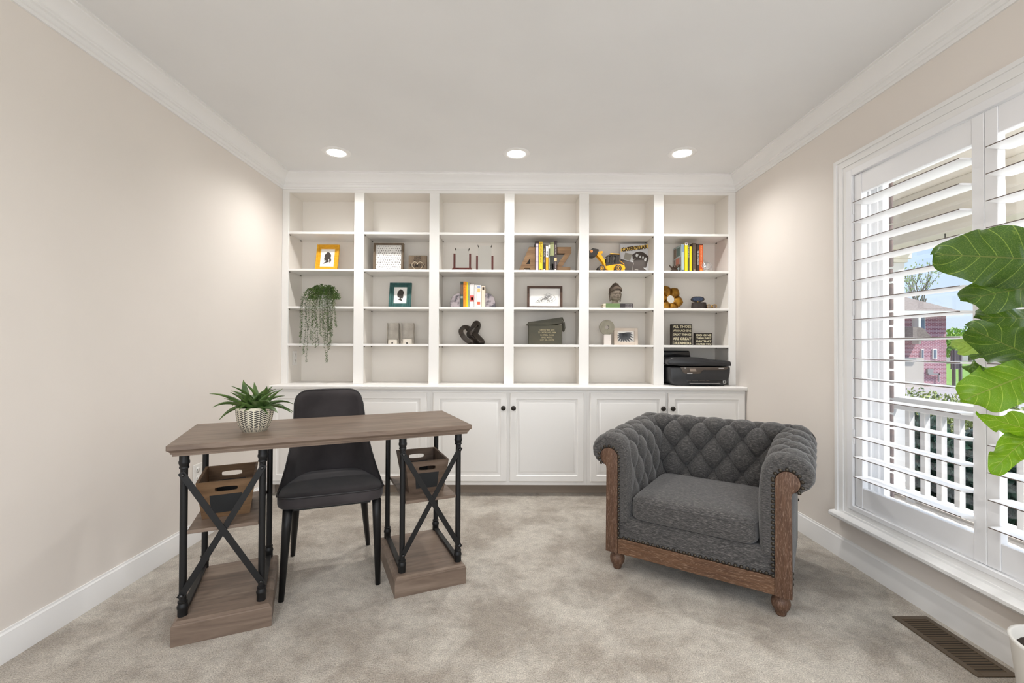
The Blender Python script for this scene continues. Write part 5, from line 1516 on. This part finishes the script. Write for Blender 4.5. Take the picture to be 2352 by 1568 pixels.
# ---- map frame
M_WAL = wood('walnut_frame', lin(62, 44, 34), lin(80, 58, 46), lin(96, 72, 58), 'x', 8, .55)
Y = 3.64
fr = frame_thing('picture_frame', 'wide dark walnut frame with a pale line-drawn state map print', M_WAL, ux(1251.5, Y), Y, SZ(2), ux(1292, Y)-ux(1211, Y), vz(1250, 656.3, Y)-SZ(2)+.0, .0175, .0175, lean=2, steps=1, d=.03)
ky = [(1230, 694.6), (1232, 691), (1237, 688), (1239, 684.5), (1246, 682.5), (1251, 680.5), (1254, 677.5), (1257, 671.5), (1260, 672.5), (1263, 674), (1268, 676.3), (1272, 677.5), (1275.5, 681), (1277.5, 685), (1274, 689), (1268, 693.6), (1262, 694.4), (1250, 694.4), (1240, 694.2), (1236, 693.5), (1233, 692.7)]
zoff = fr.location.z
kz = [(ux(u, Y)-fr.location.x, vz(u, v, Y)-zoff) for u, v in ky]
kk = spline(kz, 4); M_LINE = mat('grey_line_ink', lin(120, 118, 116), .8)
mb = MB(); yy = fr['py']-.0008
mb.tube([(x, yy, z) for x, z in kk], .0007, 5, closed=True)
cxk = sum(p[0] for p in kz)/len(kz); czk = sum(p[1] for p in kz)/len(kz)
rnd = random.Random(2)
for k in range(120):   # county-like scribbles inside the outline
    a = rnd.choice(kk); f = rnd.uniform(.05, .8); p = Vector((cxk+(a[0]-cxk)*f, czk+(a[1]-czk)*f)); q = [p]
    for j in range(3): q.append(q[-1]+Vector((rnd.uniform(-.009, .009), rnd.uniform(-.007, .007))))
    mb.tube([(w.x, yy, w.y) for w in q], .0006, 4)
mb.build('map_drawing', M_LINE, fr)

# ---- stone head on three stacked books
Y = 3.60
bt = .0125
for k in range(3):
    x0, x1 = ux(1386.5, Y), ux(1454, Y); z = SZ(2)+k*bt*1.03
    t = thing('book', ['flat green and black book at the bottom of the stack under the stone head', 'flat green and black book in the middle of the stack under the stone head', 'flat green and black book on top of the stack under the stone head'][k], 'book', ((x0+x1)/2, Y, z), (0, 0, radians(-2+k*1.0)), group='books stacked under the stone head')
    hw = (x1-x0)/2
    MB().box(-hw+.018, hw, 0, .12, 0, .0016).box(-hw+.018, hw, 0, .12, bt-.0016, bt).box(-hw+.018, hw, 0, .002, .0016, bt-.0016).build('cover', mat('cover_green_stack', lin(98, 122, 74), .5), t)
    MB().box(-hw, hw-.002, .0022, .118, .0018, bt-.0018).build('page_block', M_PAGES, t)
    MB().box(hw*.12, hw+.0004, -.0006, .0, -.0, bt).build('spine_band', mat('cover_black_stack', lin(42, 34, 36), .5), t)
    text('spine_lettering', 'Harry Bosch'[:0] or 'COLLECTED WORKS', hw*.48, .0040, mat('pale_letter', lin(206, 200, 200), .6), t, (hw*.70, -.0008, bt*.5))
M_STONE = mat('grey_cast_stone', lin(142, 130, 116), .85, col2=lin(118, 106, 94), scale=30, bump=.2, bscale=150)
M_STONED = mat('brown_cast_stone', lin(104, 90, 78), .9, col2=lin(82, 70, 60), scale=60, bump=.6, bscale=170)
zb_ = SZ(2)+3*bt*1.03
hgt = vz(1418, 646.5, Y)-zb_
hd_ = thing('stone_head', 'grey stone head statue with knotted hair on a small stack of books', 'statue', (ux(1417.5, Y), Y+.060, zb_), (0, 0, radians(14)))
S = hgt/.190
def G(x, z, cx, cz, sx, sz): return math.exp(-((x-cx)/sx)**2-((z-cz)/sz)**2)
def head_fn(a, b):
    t = 2*pi*a; z = .018+.122*b
    prof = [(0, .016), (.08, .030), (.20, .040), (.42, .047), (.66, .050), (.85, .049), (1, .042)]
    for i in range(len(prof)-1):
        if prof[i][0] <= b <= prof[i+1][0]+1e-9:
            f = (b-prof[i][0])/(prof[i+1][0]-prof[i][0]); f = f*f*(3-2*f); r = prof[i][1]*(1-f)+prof[i+1][1]*f; break
    x = r*sin(t)*.93; y = -r*cos(t)*1.02
    if cos(t) > 0:
        w = 0
        w += .015*G(x, z, 0, .0715, .0075, .010)+.010*G(x, z, 0, .086, .005, .015)      # nose and bridge
        w += .006*G(x, z, 0, .0575, .014, .0038)+.0055*G(x, z, 0, .050, .011, .0032)-.003*G(x, z, 0, .0538, .015, .0014)      # lips
        w += .006*G(x, z, 0, .031, .013, .009)                                          # chin
        for s in (-1, 1):
            w += .0055*G(x, z, s*.020, .0915, .011, .0045)-.0065*G(x, z, s*.020, .0862, .012, .0022)+.006*G(x, z, s*.020, .1035, .015, .0032)-.005*G(x, z, s*.008, .089, .0045, .010)
            w += .003*G(x, z, s*.025, .066, .012, .012)
        y -= w*cos(t)**.5
    return (x*S, y*S, z*S)
MB().grid(head_fn, 96, 72).build('face', M_STONE, hd_)
MB().lathe([(.033*S, 0), (.031*S, .005*S), (.028*S, .015*S), (.027*S, .04*S)], 32, c=(0, .004, 0)).build('neck', M_STONE, hd_)
def hair_fn(a, b):
    t = 2*pi*a
    prof = [(.050, .100), (.0585, .110), (.0605, .124), (.056, .138), (.047, .150), (.037, .160), (.030, .170), (.019, .182), (.0015, .190)]
    i = b*(len(prof)-1); j = min(int(i), len(prof)-2); f = i-j
    r = prof[j][0]*(1-f)+prof[j+1][0]*f; z = prof[j][1]*(1-f)+prof[j+1][1]*f
    front = max(0, cos(t))
    z += (.026*front**2-.016*max(0, -cos(t)))*(1-b)**3
    bumpy = .0011*sin(t*26)*sin(b*62)
    return ((r+bumpy)*sin(t)*.95*S, (-(r+bumpy)*cos(t)*1.03)*S, z*S)
MB().grid(hair_fn, 120, 60).build('hair', M_STONED, hd_)
for s in (-1, 1):
    MB().tube([(s*.051*S, .006, .104*S), (s*.056*S, .006, .090*S), (s*.054*S, .006, .066*S), (s*.050*S, .005, .042*S), (s*.048*S, .004, .024*S)], [.0055*S, .0065*S, .0055*S, .005*S, .0058*S], 10).build('ear', M_STONED, hd_)

# ---- gold flower mirror
M_GOLD = mat('antique_gold_leaf', lin(176, 128, 44), .38, metal=.75, col2=lin(122, 86, 34), scale=22)
M_MIR = mat('mirror_glass', lin(225, 228, 228), .03, metal=1.0)
Y = 3.655; q = Vector((ux(1541, Y), 0, vz(1541, 687, Y)))
t = thing('flower_mirror', 'gold petal flower-shaped mirror leaning half behind the shelf divider', 'mirror', (q.x, Y, SZ(2)), (radians(-6), 0, radians(12)))
cz = q.z-SZ(2)
R0, R1 = .034, .120
for k in range(6):
    a0 = radians(110-60*k)
    def pet(a, b, a0=a0):
        s = a*2-1; r = R0*.8+(R1-R0*.8)*b
        hw = .575*r if r < .080 else .046*max(.02, 1-((r-.080)/(R1-.080))**1.7)**.75
        h = .030*(1-abs(s)**2.6)**.8*sin(pi*(.12+.83*b))+.004
        x = r*cos(a0)-s*hw*sin(a0); z = r*sin(a0)+s*hw*cos(a0)
        return (x, -h*.8+.012, max(.0005-cz, z)+cz)
    MB().grid(pet, 20, 24).build('petal', M_GOLD, t)
MB().lathe([(.075, .016), (.075, .012), (.045, .010), (.045, .016)], 36, c=(0, 0, cz), axis='y').build('backing', M_GOLD, t)
MB().lathe([(.0335, .008), (.040, .002), (.041, -.006), (.036, -.010), (.0325, -.007), (.0325, .006)], 40, c=(0, 0, cz), axis='y', caps=False).build('bezel', M_GOLD, t)
MB().lathe([(.0330, -.0045), (.0004, -.0046)], 40, c=(0, 0, cz), axis='y', caps=False).build('mirror_glass', M_MIR, t)

# ---- opera glasses and their open case
M_LEA = mat('dark_brown_leather', lin(46, 34, 26), .6, col2=lin(32, 24, 20), scale=40)
M_BLUE = mat('navy_case_lining', lin(44, 56, 78), .7)
M_BRASS = mat('brass', lin(206, 160, 70), .3, metal=.8)
Y = 3.60
t = thing('opera_glass_case', 'open brown leather opera glass case with navy lining', 'case', (ux(1607.5, Y), Y, SZ(2)), (0, 0, radians(-8)))
kx = Y/FPX
def fig8(w, h, n=40, pin=.14):
    out = []
    for k in range(n):
        a = 2*pi*k/n; e = abs(cos(a))
        x = w*cos(a); z = h*(1-pin*(1-e)**1.5)*sin(a)*(1-.0*e); out.append((x, z))
    return out
top = fig8(.054, .030); bot = [(x*1.18+.004, z*1.0) for x, z in fig8(.054, .034)]
vs = [(x-.0, z+.030, 0) for x, z in bot]+[(x, z*1.0+.032, .052) for x, z in top]
n = len(top)
MB().add(vs, [(i, (i+1) % n, n+(i+1) % n, n+i) for i in range(n)]+[tuple(range(n))[::-1]]).build('body', M_LEA, t)
MB().add([(x*.86, z*.80+.032, .049) for x, z in top]+[(x, z+.032, .0521) for x, z in top], [tuple(range(n))]+[(i, (i+1) % n, n+(i+1) % n, n+i) for i in range(n)]).build('lining', M_BLUE, t)
lid = MB().prism([(x, z) for x, z in fig8(.053, .026)], 0, .014, 'xz', .002).build('lid', M_LEA, t); lid.location = (0, .060, .082); lid.rotation_euler = (radians(-10), 0, 0)
l2 = MB().prism([(x, z) for x, z in fig8(.044, .0185)], -.0012, .0, 'xz').build('lid_lining', M_BLUE, lid)
for s in (-1, 1):
    MB().lathe([(.014, -.0013), (.012, -.003), (.009, -.002), (.0004, -.0018)], 20, c=(s*.026, 0, 0), axis='y').build('lens_pad', M_BLUE, l2)
MB().lathe([(.0045, 0), (.0045, .006)], 12, c=(0, .058, .0565)).build('clasp', M_BRASS, t)
t = thing('opera_glasses', 'small brass and black opera glasses lying beside their open case', 'binoculars', (ux(1631.5, Y), Y-.028, SZ(2)), (0, 0, radians(-6)))
for x in (-.0215, .0215):
    MB().lathe([(.0155, 0), (.0165, .003), (.0165, .012), (.0125, .020), (.011, .045), (.0125, .047)], 24, c=(x, 0, .0168), axis='y').build('barrel', M_LEA, t)
    MB().tube([(x+.0160*cos(2*pi*k/30), -.0005, .0168+.0160*sin(2*pi*k/30)) for k in range(30)], .0012, 6, closed=True).build('lens_ring', M_BRASS, t)
    MB().lathe([(.0145, -.0004), (.010, -.0025), (.0004, -.0032)], 20, c=(x, 0, .0168), axis='y', caps=False).build('lens', mat('dark_lens', lin(110, 96, 84), .05, spec=.9), t)
MB().box(-.0105, .0105, .010, .016, .011, .024, .001).lathe([(.0055, .004), (.0055, .032)], 14, c=(0, 0, .0175), axis='y').build('bridge', M_BRASS, t)

# ---- third row: concrete bookends
M_CONC2 = mat('grey_concrete', lin(176, 168, 158), .9, col2=lin(196, 190, 180), scale=22, bump=.2, bscale=90)
M_CONC3 = mat('smooth_concrete', lin(206, 198, 186), .85)
Y = 3.63
for u0, u1, lb in ((886.8, 913.5, 'plain grey concrete bookend block, the darker smoother one'), (920.2, 948.2, 'grey concrete bookend block with a broad rounded scoop at its foot')):
    x0, x1 = ux(u0, Y), ux(u1, Y); w = x1-x0; h = vz(u0, 740.8, Y)-SZ(1); left = u0 < 900
    t = thing('concrete_bookend', lb, 'bookend', ((x0+x1)/2, Y, SZ(1)))
    MB().box(-w/2, w/2, .055, .075, 0, h, .0015).build('back_slab', M_CONC2, t)
    for s in (-1, 1): MB().box(s*w/2-.0035 if s > 0 else -w/2, w/2 if s > 0 else -w/2+.0035, .028, .0549, 0, h, .0008).build('side_lip', M_CONC2, t)
    pts = []
    for k in range(13):
        a = pi*k/12; pts.append((-(w/2-.005)*cos(a), .054-.034*sin(a)**.6))
    MB().prism(pts[::-1], 0, .034 if left else .040, 'xy', .002).build('scoop_foot', M_CONC3, t)
    MB().ball((0, .0185, .007), .005, 8, (1.6, .5, 1)).build('notch', M_DARK, t)

# ---- knot sculpture
M_KNOT = mat('black_brown_resin', lin(52, 45, 40), .38, col2=lin(66, 56, 48), scale=12)
Y = 3.67; H = vz(1085, 738, Y)-SZ(1)
t = thing('knot_sculpture', 'dark brown looping knot sculpture of one wide flat band', 'sculpture', (ux(1084, Y), Y, SZ(1)), (0, 0, 0))
KN = [(400, 1215, -.02), (398, 1140, 0), (462, 1085, .03), (560, 1115, .036), (660, 1200, .03), (765, 1310, .02), (850, 1400, .0), (795, 1435, .02), (690, 1390, .034), (600, 1310, .0), (575, 1225, -.03),
      (640, 1115, -.034), (708, 1010, -.012), (752, 1015, .02), (742, 1095, .044), (690, 1205, .05), (640, 1330, .012), (628, 1425, -.02), (540, 1375, -.034), (455, 1300, -.034)]
k_ = Y/FPX/9.8
ctl = [Vector(((a-627)*k_, d, (1462-b)*k_)) for a, b, d in KN]
pts = []; m_ = len(ctl)
for i in range(m_):
    p0, p1, p2, p3 = (ctl[(i+q-1) % m_] for q in range(4))
    for q in range(9):
        f = q/9; pts.append(.5*((2*p1)+(p2-p0)*f+(2*p0-5*p1+4*p2-p3)*f*f+(3*p1-3*p2+p3-p0)*f**3))
N = len(pts); wb, th = .058, .009; vs = []
for i, p in enumerate(pts):
    tn = (pts[(i+2) % N]-pts[i-2]).normalized(); yv = Vector((0, 1, 0)); yv = (yv-tn*yv.dot(tn)).normalized()
    ip = tn.cross(yv).normalized(); a = radians(48)
    w1 = yv*sin(a)+ip*cos(a); n1 = yv*cos(a)-ip*sin(a)
    for sx_, sy_ in ((-1, -.7), (-.9, -1.0), (.9, -1.0), (1, -.7), (1, .7), (.9, 1.0), (-.9, 1), (-1, .7)):
        v = p+w1*(wb/2*sx_)+n1*(th/2*sy_); vs.append(Vector((v.x, v.y, max(0.0, v.z))))
mb = MB(); n = 8
mb.add(vs, [(i*n+k, i*n+(k+1) % n, ((i+1) % N)*n+(k+1) % n, ((i+1) % N)*n+k) for i in range(N) for k in range(n)])
mb.build('band', M_KNOT, t, angle=40)

# ---- olive ammunition box
M_OLV = mat('olive_drab_paint', lin(74, 70, 54), .55, col2=lin(64, 62, 48), scale=12)
M_OLVT = mat('stencil_cream', lin(168, 156, 124), .7)
Y = 3.60
x0, x1 = ux(1213.5, Y), ux(1292.5, Y); w = x1-x0; z0 = SZ(1)
ht = vz(1213, 739.5, Y)-z0; hr = vz(1293, 728, Y)-z0; hb = vz(1250, 746, Y)-z0
t = thing('ammunition_box', 'olive drab metal ammunition box with stencilled cream lettering', 'box', ((x0+x1)/2, Y, z0))
MB().box(-w/2+.003, w/2-.003, .003, .118, 0, hb+.004, .003).build('body', M_OLV, t)
MB().box(-w/2+.001, w/2-.002, -.0005, .120, 0, .008, .001).build('bottom_rim', M_OLV, t)
lidp = [(-w/2, hb), (-w/2, ht), (w/2, hr), (w/2+.001, hb+.014), (w*.1, hb-.001)]
MB().prism(lidp[::-1], -.002, .123, 'xz', .003).build('lid', M_OLV, t)
MB().tube([(-w/2-.004, -.004, ht-.016), (-w/2-.004, .124, ht-.016)], .0065, 10).build('hinge', M_OLV, t)
la = MB().tube([(w/2+.0, .02, hr-.006), (w/2+.016, .02, hr-.045), (w/2+.020, .02, hr-.085), (w/2+.014, .02, hr-.11)], .0035, 8)
la.tube([(w/2+.0, .09, hr-.006), (w/2+.016, .09, hr-.045), (w/2+.020, .09, hr-.085), (w/2+.014, .09, hr-.11)], .0035, 8).tube([(w/2+.014, .02, hr-.11), (w/2+.014, .09, hr-.11)], .0035, 8)
la.box(w/2+.001, w/2+.011, .03, .085, hr-.105, hr-.045, .002)
la.build('latch', M_OLV, t)
lw = w/79.0
for s, zf, ww in (('DREW BEI SEN', 757.6, 33), ('25 CARTRIDGES 20MM', 763.3, 41), ('IN STEEL CANS', 769.2, 31), ('BALL M55A2', 774.5, 25), ('LOT LEL-23-176', 780.2, 32)):
    text('stencil_lettering', s, ww*lw, .0125, M_OLVT, t, (ux(1257, Y)-(x0+x1)/2, .0028, vz(1257, zf, Y)-z0), bold=.012)

# ---- stone disc on a marble stand, monstera print
M_DISC = mat('sage_stone', lin(168, 162, 146), .8, col2=lin(150, 146, 130), scale=30)
M_MARB = mat('white_marble', lin(214, 206, 200), .4, col2=lin(186, 176, 170), scale=18, lo=.55, hi=.7)
Y = 3.64
cx = ux(1395.3, Y); zc = vz(1395.3, 751.5, Y)-SZ(1); r = ux(1412.5, Y)-cx
t = thing('disc_sculpture', 'pierced grey-green stone disc standing on a pale marble block', 'sculpture', (cx, Y, SZ(1)))
zt = zc-r+.004
MB().box(-.029, .029, 0, .055, 0, zt, .002).build('stand', M_MARB, t).location = (.002, 0, 0)
ri = r*.285
MB().lathe([(ri, .012), (r*.97, .012), (r, .015), (r, .035), (r*.97, .038), (ri, .038), (ri, .012)], 56, c=(0, 0, zc), axis='y', caps=False).build('disc', M_DISC, t, angle=40)
Y = 3.66
M_PALE = wood('pale_oak_frame', lin(196, 180, 166), lin(208, 194, 180), lin(218, 206, 194), 'x', 8, .6)
x0, x1 = ux(1411, Y), ux(1465.5, Y); h = vz(1440, 752.8, Y)-SZ(1)
fr = frame_thing('picture_frame', 'pale wood frame with a dark monstera leaf print beside the stone disc', M_PALE, (x0+x1)/2, Y, SZ(1), x1-x0, h, .028, .026, lean=3, steps=1, d=.022)
mw, mh = x1-x0-.056, h-.052
M_MON = mat('grey_leaf_ink', lin(96, 98, 102), .8)
polys = []
ctr = Vector((-.018*1.0, .026+mh*.78))
def lobe(a, ln, wd):
    d = Vector((cos(a), sin(a))); nn = Vector((-d.y, d.x))
    out = []
    for k in range(9):
        f = k/8; out.append(ctr+d*(ln*f)+nn*wd*sin(pi*(.12+.88*f))**.7)
    for k in range(8, -1, -1):
        f = k/8; out.append(ctr+d*(ln*f)-nn*wd*sin(pi*(.12+.88*f))**.7)
    return [tuple(q) for q in out]
for k, (a, ln) in enumerate(((-178, .045), (-160, .060), (-142, .072), (-124, .080), (-106, .084), (-88, .088), (-70, .094), (-53, .098), (-37, .100), (-22, .094), (-8, .088), (5, .078))):
    polys.append(lobe(radians(a), ln*.96, .0082 if k > 2 else .0062))
polys = [[(max(-mw/2, min(mw/2, x)), max(.028, min(h-.028, z))) for x, z in p] for p in polys]
flat('leaf_print', polys, M_MON, fr, fr['py'])

# ---- word signs
M_SIGN = mat('black_box_sign', lin(46, 40, 34), .7)
M_SIGNT = mat('cream_sign_letter', lin(206, 198, 168), .7)
Y = 3.63
def sign(label, u0, u1, vt, lines):
    x0, x1 = ux(u0, Y), ux(u1, Y); z0 = SZ(1); h = vz(u0, vt, Y)-z0; w = x1-x0
    t = thing('word_sign', label, 'sign', ((x0+x1)/2, Y, z0))
    MB().box(-w/2, w/2, 0, .04, 0, h, .001).build('block', M_SIGN, t)
    for s, fz_, fh, fw in lines:
        text('lettering', s, w*fw, h*fh, M_SIGNT, t, (0, -.0002, h*fz_), bold=.035)
sign('larger black box sign with five cream lines about great dreamers', 1542.8, 1590, 744.3, [('ALL THOSE', .885, .135, .90), ('WHO ACHIEVE', .69, .105, .90), ('GREAT THINGS', .505, .10, .90), ('ARE GREAT', .305, .125, .90), ('DREAMERS', .10, .125, .90)])
sign('smaller black box sign with four cream lines about one scary thing', 1597.2, 1636, 764.6, [('DO ONE', .83, .17, .88), ('THING EVERY', .585, .125, .88), ('DAY THAT', .335, .17, .88), ('SCARES YOU', .10, .125, .88)])

# ---- printer on the ledge
M_PR = mat('printer_black', lin(42, 42, 44), .38, spec=.5)
M_PRG = mat('printer_gloss', lin(22, 22, 24), .15, spec=.6)
M_PRP = mat('printer_panel_brown', lin(84, 74, 66), .35)
M_PRL = mat('printer_light_print', lin(200, 198, 196), .5)
Yp = 3.48; sc = 13.835
zc0 = ZCT
cx = 1.4595
pr = thing('printer', 'black all-in-one inkjet printer sitting on the ledge in the last bay', 'printer', (cx, Yp, ZCT), (0, 0, radians(0)))
zshift = ZCT-vz(1600, 884.0, Yp)
Q_ = lambda pts: [(-.2465+(p[0]-120)/2095*.493, z+zshift) for p, (x, z) in zip(pts, px_poly(pts, 1520, 790, sc, Yp, cx, ZCT))]
def ppart(name, pts, y0, y1, m, b=.003, par=None): return MB().prism(Q_(pts)[::-1], y0, y1, 'xz', b).build(name, m, par or pr, angle=45)
# body in plan: chamfered front left corner
ppart('body', [(200, 700), (2190, 700), (2180, 900), (2115, 1150), (2060, 1265), (1950, 1290), (420, 1290), (300, 1240), (215, 1130)], .0, .325, M_PR, .012)
ppart('scanner_lid', [(150, 635), (120, 560), (150, 480), (260, 410), (380, 395), (1150, 400), (1380, 430), (1540, 490), (1700, 475), (2000, 495), (2190, 530), (2215, 660), (2190, 672), (600, 672)], -.006, .328, M_PR, .008)
ppart('rear_tray', [(375, 400), (358, 215), (385, 200), (1245, 200), (1265, 225), (1300, 405)], .250, .262, M_PRG, .002)
ppart('front_panel', [(540, 705), (2125, 705), (2050, 785), (1960, 800), (1280, 800), (1190, 905), (1130, 918), (720, 918), (620, 870)], -.003, .004, M_PRP, .001)
ppart('display', [(835, 750), (1035, 752), (1068, 845), (865, 845)], -.0042, -.0031, mat('printer_screen', lin(150, 136, 124), .3), 0)
ppart('output_slot', [(745, 1115), (1920, 1115), (1890, 1200), (745, 1200)], -.0025, .002, M_PRG, .0005)
ppart('output_tray', [(800, 1207), (1800, 1207), (1780, 1232), (830, 1232)], -.03, .004, mat('printer_tray_grey', lin(120, 118, 116), .3), .001)
ppart('slot_rib', [(770, 1135), (890, 1135), (890, 1147), (770, 1147)], -.0035, -.0026, M_PRP, 0)
ppart('slot_rib', [(940, 1135), (1120, 1135), (1120, 1147), (940, 1147)], -.0035, -.0026, M_PRP, 0)
ppart('slot_rib', [(1170, 1135), (1330, 1135), (1330, 1147), (1170, 1147)], -.0035, -.0026, M_PRP, 0)
ppart('slot_rib', [(1380, 1135), (1480, 1135), (1480, 1147), (1380, 1147)], -.0035, -.0026, M_PRP, 0)
ppart('printed_name', [(1790, 735), (1960, 735), (1960, 755), (1790, 755)], -.0036, -.0031, M_PRL, 0)
ppart('printed_mark', [(760, 893), (935, 893), (935, 915), (760, 915)], -.0038, -.0031, M_PRL, 0)
ppart('button', [(683, 725), (707, 725), (707, 749), (683, 749)], -.0042, -.0031, M_PRL, .0003)
q = Q_([(1980, 1182)])[0]
MB().tube([(q[0]+.0085*(1 if k in (1, 2) else -1), -.001, q[1]+.0085*(1 if k in (2, 3) else -1)) for k in range(4)], .0022, 6, closed=True).build('square_mark', M_PRL, pr)
ppart('foot', [(600, 1290), (920, 1290), (920, 1302), (600, 1302)], .02, .32, M_PRG, 0)
ppart('foot', [(1540, 1290), (2000, 1290), (2000, 1302), (1540, 1302)], .02, .32, M_PRG, 0)
